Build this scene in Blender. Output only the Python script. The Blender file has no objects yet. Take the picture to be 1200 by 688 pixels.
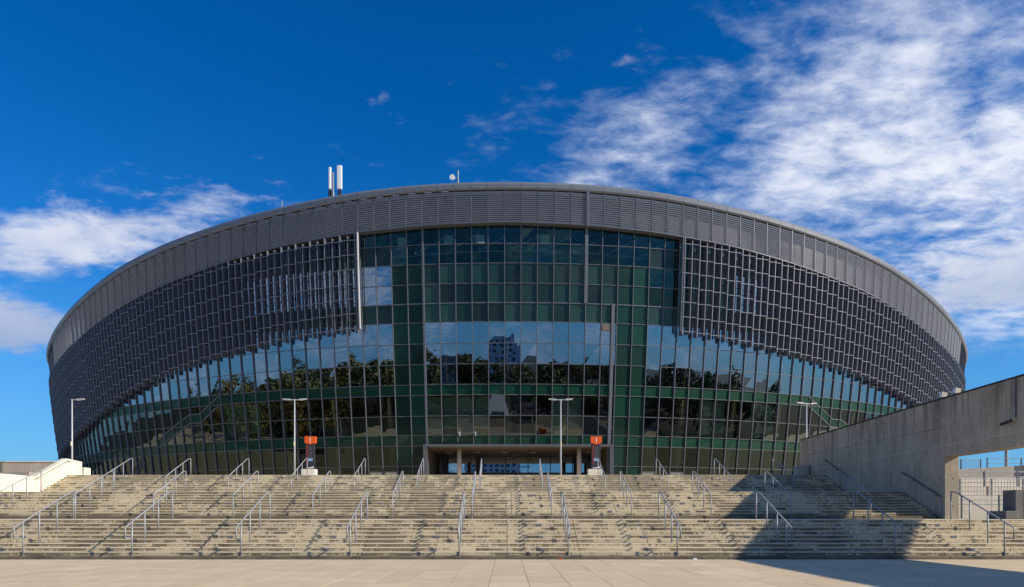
import bpy, math, random
from mathutils import Vector, noise
R = math.radians
random.seed(7)
S = bpy.context.scene
COL = S.collection

# ------------------------------------------------------------------ camera
cam_d = bpy.data.cameras.new('camera'); cam = bpy.data.objects.new('camera', cam_d); COL.objects.link(cam)
cam.location = (0, 0, 1.55); cam.rotation_euler = (R(90), 0, 0)
cam_d.sensor_width = 36; cam_d.lens = 36*840/1200
cam_d.shift_x = 5.7/1200; cam_d.shift_y = 260.5/1200
cam_d.clip_start = .1; cam_d.clip_end = 6000
S.camera = cam
S.view_settings.view_transform = 'Standard'; S.view_settings.look = 'None'
S.view_settings.exposure = 0.12; S.view_settings.gamma = 1
S.render.engine = 'CYCLES'
S.cycles.max_bounces = 7; S.cycles.transparent_max_bounces = 12
S.cycles.glossy_bounces = 4; S.cycles.diffuse_bounces = 3

SUN = Vector((1.8, -.60, 1.0)).normalized()
elev = math.asin(SUN.z); azim = math.atan2(SUN.x, SUN.y)

# ------------------------------------------------------------------ node helpers
class NT:
    def __init__(s, tree): s.t = tree; s.n = tree.nodes; s.l = tree.links
    def node(s, typ, **kw):
        n = s.n.new(typ)
        for k, v in kw.items(): setattr(n, k, v)
        return n
    def put(s, sock, v):
        if isinstance(v, bpy.types.NodeSocket): s.l.new(v, sock)
        else: sock.default_value = v
    def m(s, op, a, b=None, c=None, clamp=False):
        n = s.node('ShaderNodeMath', operation=op, use_clamp=clamp)
        s.put(n.inputs[0], a)
        if b is not None: s.put(n.inputs[1], b)
        if c is not None: s.put(n.inputs[2], c)
        return n.outputs[0]
    def ss(s, v, lo, hi):
        n = s.node('ShaderNodeMapRange', interpolation_type='SMOOTHSTEP')
        s.put(n.inputs[0], v); n.inputs[1].default_value = lo; n.inputs[2].default_value = hi
        return n.outputs[0]
    def lin(s, v, lo, hi, a=0., b=1.):
        n = s.node('ShaderNodeMapRange')
        s.put(n.inputs[0], v); n.inputs[1].default_value = lo; n.inputs[2].default_value = hi
        n.inputs[3].default_value = a; n.inputs[4].default_value = b
        return n.outputs[0]
    def noise(s, vec, scale, detail=4, rough=.5, dist=0, dims='3D'):
        n = s.node('ShaderNodeTexNoise', noise_dimensions=dims)
        if vec is not None: s.put(n.inputs['Vector'], vec)
        n.inputs['Scale'].default_value = scale; n.inputs['Detail'].default_value = detail
        n.inputs['Roughness'].default_value = rough; n.inputs['Distortion'].default_value = dist
        return n.outputs[0]
    def comb(s, x, y, z):
        n = s.node('ShaderNodeCombineXYZ')
        s.put(n.inputs[0], x); s.put(n.inputs[1], y); s.put(n.inputs[2], z); return n.outputs[0]
    def sep(s, v):
        n = s.node('ShaderNodeSeparateXYZ'); s.put(n.inputs[0], v); return n.outputs
    def mix(s, f, a, b):
        n = s.node('ShaderNodeMix', data_type='RGBA')
        s.put(n.inputs[0], f); s.put(n.inputs[6], a if isinstance(a, bpy.types.NodeSocket) else (*a, 1)); s.put(n.inputs[7], b if isinstance(b, bpy.types.NodeSocket) else (*b, 1))
        return n.outputs[2]
    def mul(s, col, v):
        n = s.node('ShaderNodeMix', data_type='RGBA', blend_type='MULTIPLY')
        n.inputs[0].default_value = 1
        s.put(n.inputs[6], col if isinstance(col, bpy.types.NodeSocket) else (*col, 1)); s.put(n.inputs[7], v); return n.outputs[2]

# ------------------------------------------------------------------ world: sky and clouds
W = bpy.data.worlds.new('World'); S.world = W; W.use_nodes = True
w = NT(W.node_tree); w.n.clear()
sky = w.node('ShaderNodeTexSky', sky_type='NISHITA'); sky.sun_disc = False
sky.sun_elevation = elev; sky.sun_rotation = azim; sky.altitude = 300
sky.air_density = 1.0; sky.dust_density = .3; sky.ozone_density = 3.0
tc = w.node('ShaderNodeTexCoord')
D = w.sep(tc.outputs['Generated'])
x, y, z = D[0], D[1], D[2]
az = w.m('MULTIPLY', w.m('ARCTAN2', x, y), 57.2958)
el = w.m('MULTIPLY', w.m('ARCSINE', z), 57.2958)
den = w.m('ADD', w.m('MAXIMUM', z, 0.), .16)
px_ = w.m('DIVIDE', x, den); py_ = w.m('DIVIDE', y, den)
pl = w.comb(px_, py_, 0.)
n_big = w.noise(pl, 2.1, 6, .55, .35)
n_fine = w.noise(w.comb(w.m('MULTIPLY', px_, 1.0), w.m('MULTIPLY', py_, 1.5), 3.), 11., 7, .60, .2)
n_str = w.noise(w.comb(w.m('ADD', w.m('MULTIPLY', px_, .9), w.m('MULTIPLY', py_, .6)), w.m('MULTIPLY', w.m('SUBTRACT', py_, px_), 3.2), 7.), 2.4, 6, .6, .5)
n_cum = w.noise(w.comb(w.m('MULTIPLY', az, .11), w.m('MULTIPLY', el, .20), 1.), 1.35, 8, .56, .3)
def blob(a0, e0, ra, re, rot=0.):
    c, s_ = math.cos(R(rot)), math.sin(R(rot))
    da = w.m('SUBTRACT', az, a0); de = w.m('SUBTRACT', el, e0)
    u = w.m('DIVIDE', w.m('ADD', w.m('MULTIPLY', da, c), w.m('MULTIPLY', de, s_)), ra)
    v = w.m('DIVIDE', w.m('SUBTRACT', w.m('MULTIPLY', de, c), w.m('MULTIPLY', da, s_)), re)
    r = w.m('ADD', w.m('MULTIPLY', u, u), w.m('MULTIPLY', v, v))
    return w.m('EXPONENT', w.m('MULTIPLY', r, -1.))
def addn(*a):
    r = a[0]
    for b in a[1:]: r = w.m('ADD', r, b)
    return r
# cirrocumulus field spreading over the right half of the sky, plus unseen cover added for whiter fill
field = w.m('MAXIMUM', blob(38, 19.5, 17, 10.5, 0), w.m('MULTIPLY', blob(27, 26, 20, 12, 0), .74))
field = w.m('MAXIMUM', field, w.m('MULTIPLY', blob(70, 26, 30, 15), .95))
field = w.m('MAXIMUM', field, w.m('MULTIPLY', blob(10, 26, 17, 5.5, 30), .70))
field = w.m('MAXIMUM', field, w.m('MULTIPLY', w.ss(el, 42., 60.), .50))  # unseen cover overhead, added to whiten the fill light
field = w.m('MAXIMUM', field, w.m('MULTIPLY', w.ss(w.m('ABSOLUTE', az), 62., 85.), .42))  # unseen cover to the sides and rear, likewise added for fill
field = w.m('MAXIMUM', field, w.m('MULTIPLY', blob(0, 29, 14, 9, 20), .28))
field = w.m('MAXIMUM', field, w.m('MULTIPLY', blob(-14, 22, 18, 4), .30))
field = w.m('MAXIMUM', field, w.m('MULTIPLY', blob(150, 26, 50, 14), .62))
field = w.m('MAXIMUM', field, w.m('MULTIPLY', blob(-160, 22, 45, 12), .60))
field = w.m('MAXIMUM', field, w.m('MULTIPLY', blob(-95, 30, 30, 12), .5))
tex = addn(w.m('MULTIPLY', n_big, .68), w.m('MULTIPLY', n_fine, .60), w.m('MULTIPLY', n_str, .16))
f_d = w.ss(w.m('ADD', w.m('MULTIPLY', field, .80), w.m('MULTIPLY', w.m('SUBTRACT', tex, .755), 1.45)), .20, .80)
f_d = w.m('MULTIPLY', f_d, w.ss(w.m('ADD', el, w.m('MULTIPLY', n_cum, 6.)), 12.5, 16.))
# cumulus banks low down
bank = addn(blob(-32, 17.9, 8.0, 2.1, 14), w.m('MULTIPLY', blob(-23, 21.5, 6, 2.5, 18), .62), w.m('MULTIPLY', blob(-37, 12.3, 9, 2.0, 0), 1.25))
bank = addn(bank, w.m('MULTIPLY', blob(37, 14.2, 6, 1.1, 0), .55), w.m('MULTIPLY', blob(34.5, 15.8, 7, 2.0, 0), 1.0))
bank = addn(bank, w.m('MULTIPLY', blob(-70, 16, 18, 5), .8), w.m('MULTIPLY', blob(120, 12, 25, 4), .75), w.m('MULTIPLY', blob(172, 15, 14, 4), .8), w.m('MULTIPLY', blob(-135, 11, 20, 4), .8))
lowbank = w.m('MULTIPLY', w.ss(w.m('ABSOLUTE', az), 58., 75.), w.m('SUBTRACT', 1., w.ss(el, 7., 17.)))
bank = w.m('ADD', bank, w.m('MULTIPLY', lowbank, .54))
b_d = w.ss(w.m('ADD', w.m('MULTIPLY', bank, .62), w.m('MULTIPLY', w.m('SUBTRACT', w.m('ADD', w.m('MULTIPLY', n_cum, .65), w.m('MULTIPLY', n_fine, .42)), .535), 1.7)), .22, .70)
# cloud colour: bright tops, cool grey hollows
cshade = w.lin(addn(w.m('MULTIPLY', n_big, .6), w.m('MULTIPLY', n_fine, .6), w.m('MULTIPLY', b_d, -.0)), .45, .78, 0., 1.)
c_f = w.mix(cshade, (5.2, 5.9, 7.6), (8.2, 8.3, 8.7))
c_f = w.mix(w.ss(field, .35, .95), w.mix(cshade, (4.0, 5.2, 7.6), (6.4, 6.9, 8.2)), c_f)
grey = w.ss(w.m('ADD', el, w.m('MULTIPLY', n_cum, 4.)), 12.5, 22.)
c_b = w.mix(grey, w.mix(w.ss(w.m('ABSOLUTE', az), 50., 70.), (2.9, 3.7, 5.5), (5.6, 6.2, 7.4)), w.mix(w.lin(n_cum, .35, .68), (4.2, 4.9, 6.6), (6.8, 7.0, 7.8)))
# deepen the clear blue as the photograph's polarised air shows it
hs = w.node('ShaderNodeHueSaturation'); w.put(hs.inputs['Color'], sky.outputs[0])
hs.inputs['Hue'].default_value = .503; hs.inputs['Saturation'].default_value = 1.30; hs.inputs['Value'].default_value = .93
skc = w.mul(hs.outputs[0], w.mix(w.ss(el, 0., 34.), (.50, .95, 1.30), (.03, .86, 1.22)))
skc = w.mix(w.m('MULTIPLY', w.m('SUBTRACT', 1., w.ss(el, -2., 20.)), .75), skc, (1.05, 3.2, 6.2))
col = w.mix(w.m('MULTIPLY', f_d, w.m('MULTIPLY_ADD', w.ss(field, .35, .85), .36, .60)), skc, c_f)
col = w.mix(w.m('MULTIPLY', b_d, .93), col, c_b)
bg = w.node('ShaderNodeBackground'); bg.inputs[1].default_value = .11
w.put(bg.inputs[0], col)
out = w.node('ShaderNodeOutputWorld'); w.l.new(bg.outputs[0], out.inputs[0])

sd = bpy.data.lights.new('sun', 'SUN'); sd.energy = 4.9; sd.angle = R(.53); sd.color = (1, .92, .78)
so = bpy.data.objects.new('sun', sd); COL.objects.link(so); so.location = (60, -20, 60)
so.rotation_euler = (-SUN).to_track_quat('-Z', 'Y').to_euler()

# ------------------------------------------------------------------ materials
M = {}
def mat(name, col, rough=.6, metal=0., spec=.5, fn=None, bump=None):
    m_ = bpy.data.materials.new(name); m_.use_nodes = True
    t = NT(m_.node_tree); p = t.n['Principled BSDF']
    p.inputs['Base Color'].default_value = (*col, 1); p.inputs['Roughness'].default_value = rough
    p.inputs['Metallic'].default_value = metal; p.inputs['Specular IOR Level'].default_value = spec
    if fn: fn(t, p)
    M[name] = m_; return m_
def obj_rand(t):
    n = t.node('ShaderNodeObjectInfo'); return n.outputs['Random']
def wpos(t):
    n = t.node('ShaderNodeNewGeometry'); return n.outputs['Position']
def bump(t, p, h, dist=.01, strength=.6):
    b = t.node('ShaderNodeBump'); b.inputs['Strength'].default_value = strength; b.inputs['Distance'].default_value = dist
    t.put(b.inputs['Height'], h); t.put(p.inputs['Normal'], b.outputs[0])

def f_step(t, p):
    pos = wpos(t); r = obj_rand(t); s = t.sep(pos)
    tex = t.node('ShaderNodeTexCoord'); o = t.sep(tex.outputs['Object'])
    row = t.m('FLOOR', t.m('MULTIPLY', t.m('ADD', s[2], .02), 6.897))
    # runs of grime along each riser
    sec = t.node('ShaderNodeTexWhiteNoise', noise_dimensions='2D')
    t.put(sec.inputs['Vector'], t.comb(t.m('FLOOR', t.m('DIVIDE', t.m('ADD', s[0], 31.68), 2.64)), t.m('FLOOR', t.m('DIVIDE', s[1], 9.)), 0.))
    n1 = t.noise(t.comb(t.m('MULTIPLY', s[0], 1.9), t.m('MULTIPLY', row, 7.3), 0.), 1.0, 3, .6)
    n2 = t.noise(t.comb(t.m('MULTIPLY', s[0], 11.), t.m('MULTIPLY', row, 5.1), row), 1.0, 3, .6)
    n4 = t.noise(t.comb(t.m('MULTIPLY', s[0], .30), t.m('MULTIPLY', s[1], .3), 0.), 1.0, 3, .6)
    wn = t.node('ShaderNodeTexWhiteNoise', noise_dimensions='2D')
    wob = t.m('MULTIPLY', t.noise(t.comb(t.m('MULTIPLY', row, 3.1), 0., 0.), 1., 1), 5.)
    t.put(wn.inputs['Vector'], t.comb(t.m('FLOOR', t.m('MULTIPLY', t.m('ADD', s[0], wob), 2.1)), row, 0.))
    cell = wn.outputs[0]
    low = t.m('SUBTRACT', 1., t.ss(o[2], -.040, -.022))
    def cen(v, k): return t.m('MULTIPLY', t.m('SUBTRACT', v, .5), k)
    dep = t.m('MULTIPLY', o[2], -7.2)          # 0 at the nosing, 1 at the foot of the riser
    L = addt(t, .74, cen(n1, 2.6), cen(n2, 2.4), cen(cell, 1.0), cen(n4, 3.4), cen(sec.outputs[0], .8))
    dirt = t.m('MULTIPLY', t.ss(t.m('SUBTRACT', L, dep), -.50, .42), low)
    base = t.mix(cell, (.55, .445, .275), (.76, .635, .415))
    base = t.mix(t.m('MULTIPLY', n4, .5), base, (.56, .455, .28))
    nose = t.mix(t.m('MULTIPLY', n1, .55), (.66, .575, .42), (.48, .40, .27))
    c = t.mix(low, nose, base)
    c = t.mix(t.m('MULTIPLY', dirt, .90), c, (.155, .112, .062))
    c = t.mix(t.m('MULTIPLY', t.m('GREATER_THAN', cell, .965), t.m('MULTIPLY', low, .75)), c, (.09, .075, .055))
    t.put(p.inputs['Base Color'], c)
    bump(t, p, t.noise(pos, 30, 4, .6), .008, .5)
def addt(t, *a):
    r = a[0]
    for b in a[1:]: r = t.m('ADD', r, b)
    return r
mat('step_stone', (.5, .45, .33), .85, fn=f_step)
def f_core(t, p):
    n = t.noise(wpos(t), 3., 4)
    t.put(p.inputs['Base Color'], t.mix(n, (.07, .06, .045), (.16, .13, .09)))
mat('stair_core', (.12, .1, .07), .9, fn=f_core)
def f_kerb(t, p):
    pos = wpos(t); s = t.sep(pos)
    n = t.noise(t.comb(t.m('MULTIPLY', s[0], .9), 0., t.m('MULTIPLY', s[2], 4.)), 1.5, 5, .65)
    t.put(p.inputs['Base Color'], t.mix(t.ss(n, .35, .7), (.20, .165, .115), (.085, .07, .05)))
mat('kerb_stone', (.2, .17, .12), .9, fn=f_kerb)
def f_pave(t, p):
    pos = wpos(t); r = obj_rand(t); s = t.sep(pos)
    c = t.mix(r, (.66, .49, .30), (.80, .615, .395))
    n = t.noise(t.comb(t.m('MULTIPLY', s[0], .22), t.m('MULTIPLY', s[1], .9), 0.), 1., 4, .6)
    c = t.mix(t.ss(n, .30, .72), c, (.66, .495, .31))
    n2 = t.noise(pos, 55, 3, .7)
    c = t.mix(t.m('MULTIPLY', t.ss(n2, .5, .8), .3), c, (.40, .30, .20))
    n3 = t.noise(pos, 1.7, 5, .7)
    c = t.mix(t.m('MULTIPLY', t.ss(n3, .52, .72), .42), c, (.36, .28, .19))
    t.put(p.inputs['Base Color'], c); bump(t, p, n2, .003, .5)
mat('paving', (.55, .43, .3), .8, fn=f_pave)
def f_joint(t, p):
    t.put(p.inputs['Base Color'], t.mix(t.noise(wpos(t), 2., 3), (.12, .09, .06), (.42, .33, .23)))
mat('joint_sand', (.2, .16, .1), .95, fn=f_joint)
def concrete(name, a, b, stain, board=1.05, st=.5, ties=False):
    def f(t, p):
        pos = wpos(t); s = t.sep(pos); r = obj_rand(t)
        u = t.m('ADD', s[1], t.m('MULTIPLY', s[0], .93))
        n1 = t.noise(pos, .55, 6, .62); n2 = t.noise(pos, 22, 4, .6)
        drip = t.noise(t.comb(t.m('MULTIPLY', u, 2.6), 0., t.m('MULTIPLY', s[2], .22)), 1., 5, .62)
        wn = t.node('ShaderNodeTexWhiteNoise', noise_dimensions='1D')
        t.put(wn.inputs['W'], t.m('FLOOR', t.m('MULTIPLY', u, board)))
        c = t.mix(t.ss(n1, .3, .7), a, b)
        c = t.mix(t.m('MULTIPLY', wn.outputs[0], .22), c, stain)
        c = t.mix(t.m('MULTIPLY', t.ss(drip, .46, .74), st), c, stain)
        vor = t.noise(pos, 1.4, 3, .5, 1.5)
        c = t.mix(t.m('MULTIPLY', t.ss(vor, .57, .62), .22), c, (b[0]*1.25, b[1]*1.25, b[2]*1.25))
        fr = t.m('ABSOLUTE', t.m('SUBTRACT', t.m('FRACT', t.m('MULTIPLY', u, board)), .5))
        c = t.mix(t.m('MULTIPLY', t.m('GREATER_THAN', fr, .487), .35), c, stain)
        if ties:
            run = t.m('MULTIPLY', t.ss(drip, .44, .62), t.ss(t.m('ADD', s[2], t.m('MULTIPLY', n1, 2.)), 6.2, 8.6))
            c = t.mix(t.m('MULTIPLY', run, .55), c, (.11, .08, .052))
            fu = t.m('SUBTRACT', t.m('FRACT', t.m('MULTIPLY', u, .8163)), .5); fz = t.m('SUBTRACT', t.m('FRACT', t.m('MULTIPLY', s[2], .74)), .5)
            r2 = t.m('ADD', t.m('MULTIPLY', fu, fu), t.m('MULTIPLY', fz, fz))
            c = t.mix(t.m('MULTIPLY', t.m('LESS_THAN', r2, .0011), .7), c, (.05, .04, .03))
            seam = t.m('ABSOLUTE', t.m('SUBTRACT', s[2], t.m('MULTIPLY_ADD', s[1], -.012, 5.45)))
            c = t.mix(t.m('MULTIPLY', t.m('LESS_THAN', seam, t.m('MULTIPLY', n1, .055)), .55), c, (.62, .56, .45))
        t.put(p.inputs['Base Color'], c); bump(t, p, n2, .006, .5)
    mat(name, a, .85, fn=f)
concrete('concrete', (.43, .355, .25), (.56, .47, .34), (.20, .155, .10), st=.5, ties=True)
concrete('concrete_pale', (.74, .66, .53), (.82, .75, .62), (.52, .42, .30), .5, .25)
concrete('concrete_grey', (.42, .37, .29), (.50, .44, .35), (.28, .23, .17), .8, .5)
concrete('concrete_shaded', (.14, .13, .12), (.19, .18, .16), (.07, .07, .07), .8, .4)  # for the right-hand block, its shade put into a darker colour
def metal(name, col, rough=.4, me=.0, var=.12, spec=.5):
    def f(t, p):
        n = t.noise(wpos(t), 1.3, 4, .6); r = obj_rand(t)
        k = t.m('ADD', t.m('MULTIPLY', n, var), t.m('MULTIPLY', r, var))
        t.put(p.inputs['Base Color'], t.mix(k, tuple(c*(1+var) for c in col), tuple(c*.55 for c in col)))
        t.put(p.inputs['Roughness'], t.lin(n, .2, .8, rough*.8, min(1, rough*1.25)))
    mat(name, col, rough, me, spec, fn=f)
metal('rail_steel', (.31, .315, .325), .5, .2)
metal('rail_blue', (.07, .085, .12), .45)
metal('louvre_metal', (.225, .25, .315), .42, .15, .18)
metal('cap_metal', (.19, .20, .225), .42, .15, .12)
metal('fin_metal', (.095, .105, .135), .42, .1, .12)
metal('fin_lit_edge', (.235, .245, .285), .45, .0)  # sunlit front edges put into the colour, lighter than the fin plates
metal('mullion_metal', (.125, .13, .15), .42, .15)
metal('portal_metal', (.09, .09, .095), .45)
metal('soffit_panel', (.15, .115, .08), .6)
metal('white_metal', (.44, .44, .45), .4)
metal('dark_metal', (.03, .03, .035), .45)
metal('antenna_white', (.80, .80, .80), .5)
mat('orange_paint', (.80, .105, .008), .45)
mat('white_print', (.85, .85, .85), .6)
mat('orange_print', (.52, .06, .02), .5)
mat('blue_print', (.25, .42, .65), .5)
mat('grey_print', (.20, .20, .21), .5)
metal('roof_membrane', (.25, .25, .26), .8)
metal('core_wall', (.16, .17, .155), .9)
metal('slab_edge', (.20, .21, .19), .9)
metal('truss_steel', (.34, .38, .37), .6)
mat('blind_fabric', (.45, .55, .46), .8)
mat('blue_grey', (.10, .12, .15), .3)
mat('inner_white', (.7, .72, .7), .8)
def f_col(t, p):
    n = t.noise(wpos(t), 2.5, 5, .6)
    t.put(p.inputs['Base Color'], t.mix(n, (.52, .42, .30), (.70, .60, .46)))
mat('column_concrete', (.6, .5, .38), .8, fn=f_col)

def glass(name, tint, refl, rough=.0, gtint=(.80, .90, 1.)):
    m_ = bpy.data.materials.new(name); m_.use_nodes = True; t = NT(m_.node_tree); t.n.clear()
    tr = t.node('ShaderNodeBsdfTransparent'); gl = t.node('ShaderNodeBsdfGlossy'); gl.inputs['Roughness'].default_value = rough
    gl.inputs[0].default_value = (*gtint, 1)
    r = obj_rand(t); pos = wpos(t)
    tr.inputs[0].default_value = (*tint, 1)
    # each pane sits a hair out of plane and is slightly pillowed
    n = t.noise(pos, .45, 2, .5); b = t.node('ShaderNodeBump'); b.inputs['Strength'].default_value = .06; b.inputs['Distance'].default_value = .03
    t.put(b.inputs['Height'], n); t.put(gl.inputs['Normal'], b.outputs[0])
    fr = t.node('ShaderNodeFresnel'); fr.inputs[0].default_value = 1.5
    k = t.m('ADD', t.m('MULTIPLY', fr.outputs[0], .9), t.m('MULTIPLY_ADD', r, .05, refl - .04), clamp=True)
    mx = t.node('ShaderNodeMixShader'); t.put(mx.inputs[0], k); t.l.new(tr.outputs[0], mx.inputs[1]); t.l.new(gl.outputs[0], mx.inputs[2])
    o = t.node('ShaderNodeOutputMaterial'); t.l.new(mx.outputs[0], o.inputs[0]); M[name] = m_
glass('glass_clear', (.40, .48, .44), .12, gtint=(.75, .85, .82))
glass('glass_low', (.34, .42, .38), .045, gtint=(.60, .78, .70))
glass('glass_mirror', (.16, .20, .20), .33, gtint=(.60, .74, .90))
glass('glass_upper', (.50, .64, .58), .05, gtint=(.35, .72, .65))
glass('glass_entrance', (.16, .22, .30), .40)
def f_green(dark, light, refl, gt):
    def f(t, p):
        pos = wpos(t); r = obj_rand(t)
        n = t.noise(pos, .22, 3, .6)
        c = t.mix(t.m('MULTIPLY_ADD', n, .5, t.m('MULTIPLY_ADD', r, .9, -.2), clamp=True), dark, light)
        t.put(p.inputs['Base Color'], c)
        t.n['Principled BSDF'].inputs['Coat Weight'].default_value = refl
        p.inputs['Coat Roughness'].default_value = .02; p.inputs['Specular IOR Level'].default_value = .15; p.inputs['Coat IOR'].default_value = 1.55
    return f
mat('green_panel', (.005, .08, .05), .5, fn=f_green((.001, .015, .009), (.003, .058, .032), .3, 1))
mat('frit_green', (.01, .06, .05), .5, fn=f_green((.003, .014, .012), (.020, .060, .050), .40, 1))
mat('frit_stripe', (.01, .06, .05), .5, fn=f_green((.001, .014, .009), (.003, .046, .029), .25, 1))
def f_grass(t, p):
    pos = wpos(t); n = t.noise(pos, .05, 5, .6); n2 = t.noise(pos, 2, 4)
    c = t.mix(t.ss(n, .35, .65), (.016, .03, .009), (.04, .045, .018)); c = t.mix(t.m('MULTIPLY', n2, .4), c, (.012, .02, .007))
    t.put(p.inputs['Base Color'], c)
mat('grass', (.07, .1, .03), .95, fn=f_grass)
mat('asphalt', (.05, .05, .052), .9)
def f_leaf(t, p):
    n = t.noise(wpos(t), .35, 3, .6)
    t.put(p.inputs['Base Color'], t.mix(t.ss(n, .35, .65), (.045, .08, .02), (.14, .135, .04)))
mat('foliage', (.05, .08, .02), .8, fn=f_leaf)
def f_leaf2(t, p):
    n = t.noise(wpos(t), .5, 3, .6); t.put(p.inputs['Base Color'], t.mix(t.ss(n, .35, .65), (.09, .09, .02), (.21, .16, .035)))
mat('foliage_autumn', (.1, .08, .02), .8, fn=f_leaf2)
mat('foliage_yellow', (.20, .15, .03), .8)
mat('bark', (.08, .06, .045), .9)

# ------------------------------------------------------------------ mesh helpers
OFF = {}
def base(parent):
    return OFF.get(parent.name, Vector((0, 0, 0))) if parent else Vector((0, 0, 0))
class MB:
    def __init__(s): s.v = []; s.f = []; s.m = []; s.cur = 0
    def quad(s, *p):
        b = len(s.v); s.v += [tuple(q) for q in p]; s.f.append(tuple(range(b, b+len(p)))); s.m.append(s.cur); return s
    def hexa(s, a, b):   # a, b: four points each, opposite faces
        i = len(s.v); s.v += [tuple(q) for q in a] + [tuple(q) for q in b]
        for f in ((3, 2, 1, 0), (4, 5, 6, 7), (0, 1, 5, 4), (1, 2, 6, 5), (2, 3, 7, 6), (3, 0, 4, 7)):
            s.f.append(tuple(i+k for k in f)); s.m.append(s.cur)
        return s
    def box(s, x0, x1, y0, y1, z0, z1):
        return s.hexa([(x0, y0, z0), (x1, y0, z0), (x1, y1, z0), (x0, y1, z0)], [(x0, y0, z1), (x1, y0, z1), (x1, y1, z1), (x0, y1, z1)])
    def tube(s, pts, r, n=8, cap=True):
        pts = [Vector(p) for p in pts]; rings = []
        rr = r if isinstance(r, (list, tuple)) else [r]*len(pts)
        for i, p in enumerate(pts):
            d0 = (pts[i]-pts[i-1]).normalized() if i else (pts[1]-pts[0]).normalized()
            d1 = (pts[i+1]-pts[i]).normalized() if i < len(pts)-1 else d0
            d = (d0+d1).normalized()
            up = Vector((0, 0, 1)) if abs(d.z) < .9 else Vector((1, 0, 0))
            a = d.cross(up).normalized(); b = d.cross(a).normalized()
            k = 1/max(.5, math.sqrt(max(.25, (1+d0.dot(d1))/2)))
            st = len(s.v); rings.append(st)
            for j in range(n):
                t = 2*math.pi*j/n; q = p + (a*math.cos(t)+b*math.sin(t))*rr[i]*k; s.v.append(tuple(q))
        for i in range(len(rings)-1):
            for j in range(n):
                s.f.append((rings[i]+j, rings[i]+(j+1) % n, rings[i+1]+(j+1) % n, rings[i+1]+j)); s.m.append(s.cur)
        if cap:
            s.f.append(tuple(rings[0]+j for j in range(n))[::-1]); s.m.append(s.cur)
            s.f.append(tuple(rings[-1]+j for j in range(n))); s.m.append(s.cur)
        return s
    def prism(s, poly, ax, a, b):   # poly of 2D points extruded along axis 'x','y' or 'z'
        def P(p, c): return (c, p[0], p[1]) if ax == 'x' else (p[0], c, p[1]) if ax == 'y' else (p[0], p[1], c)
        n = len(poly); i = len(s.v); s.v += [P(p, a) for p in poly]+[P(p, b) for p in poly]
        s.f.append(tuple(i+k for k in range(n))[::-1]); s.m.append(s.cur); s.f.append(tuple(i+n+k for k in range(n))); s.m.append(s.cur)
        for k in range(n): s.f.append((i+k, i+(k+1) % n, i+n+(k+1) % n, i+n+k)); s.m.append(s.cur)
        return s
    def build(s, name, mats, parent=None, loc=None, smooth=False, bevel=0):
        off = Vector(loc) if loc is not None else base(parent)
        me = bpy.data.meshes.new(name); me.from_pydata([(v[0]-off.x, v[1]-off.y, v[2]-off.z) for v in s.v], [], s.f)
        for mm in (mats if isinstance(mats, (list, tuple)) else [mats]): me.materials.append(M[mm])
        if s.cur or any(s.m): me.polygons.foreach_set('material_index', s.m)
        if smooth: me.polygons.foreach_set('use_smooth', [True]*len(me.polygons))
        me.update()
        o = bpy.data.objects.new(name, me); COL.objects.link(o)
        if parent is None or loc is not None:
            pb = base(parent); o.location = off - pb
        if parent: o.parent = parent
        OFF[o.name] = off
        if bevel:
            bm_ = o.modifiers.new('bevel', 'BEVEL'); bm_.width = bevel; bm_.segments = 2; bm_.limit_method = 'ANGLE'
        return o
def empty(name, loc):
    o = bpy.data.objects.new(name, None); COL.objects.link(o); o.location = loc; OFF[o.name] = Vector(loc); return o
def tag(o, label, cat, group=None):
    o['label'] = label; o['category'] = cat
    if group: o['group'] = group
    return o
def struct(o): o['kind'] = 'structure'; return o
def copy_tree(o, parent=None, loc=None):
    c = o.copy(); COL.objects.link(c); c.parent = parent
    if loc is not None: c.location = loc
    for ch in list(o.children): copy_tree(ch, c)
    return c

# ------------------------------------------------------------------ arena geometry
EA, EB, EY = 89.1, 93.4, 75.0
BAY = 1.725; S0 = -.268
_T = [i*math.pi/4000 for i in range(4001)]; _S = [0.]
for i in range(1, 4001):
    t0, t1 = _T[i-1], _T[i]
    _S.append(_S[-1]+math.hypot(EA*(math.sin(t1)-math.sin(t0)), EB*(math.cos(t1)-math.cos(t0))))
import bisect
def s2t(s):
    a = abs(s); i = min(4000, max(1, bisect.bisect_left(_S, a)))
    f = (a-_S[i-1])/(_S[i]-_S[i-1]); return math.copysign(_T[i-1]+f*(_T[i]-_T[i-1]), s)
def tab(T):
    def f(t):
        d = abs(math.degrees(t))
        for (a, va), (b, vb) in zip(T, T[1:]):
            if d <= b:
                k = (d-a)/(b-a); return va+(vb-va)*k
        return T[-1][1]
    return f
z_rim = tab([(0, 36.15), (3.5, 36.13), (7, 36.0), (10.5, 35.75), (13, 35.45), (18, 34.8), (26, 33.6), (31.5, 32.55), (38.7, 30.75), (44.3, 29.45), (50.3, 28.4), (56, 27.8), (90, 27), (180, 33)])
z_lou = tab([(0, 32.05), (5, 31.9), (10, 31.55), (15.6, 30.9), (21, 29.95), (28.3, 28.5), (32.8, 27.45), (41, 25.4), (47, 24.3), (56, 23.4), (90, 22), (180, 28)])
z_scr_l = tab([(0, 21.9), (11, 21.5), (15, 21.1), (19, 20.45), (23.5, 19.65), (27, 18.8), (30, 18.), (33, 17.0), (37, 15.5), (41, 14.1), (48, 12.3), (56, 11.0), (90, 9), (180, 12)])
z_scr_r = tab([(0, 21.9), (11, 21.5), (15, 21.1), (19, 20.5), (23.5, 19.8), (27, 19.1), (30, 18.5), (33, 17.8), (37, 16.8), (41, 15.8), (48, 14.2), (56, 13.2), (90, 10), (180, 12)])
def z_scr(t): return z_scr_r(t) if t > 0 else z_scr_l(t)
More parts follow.
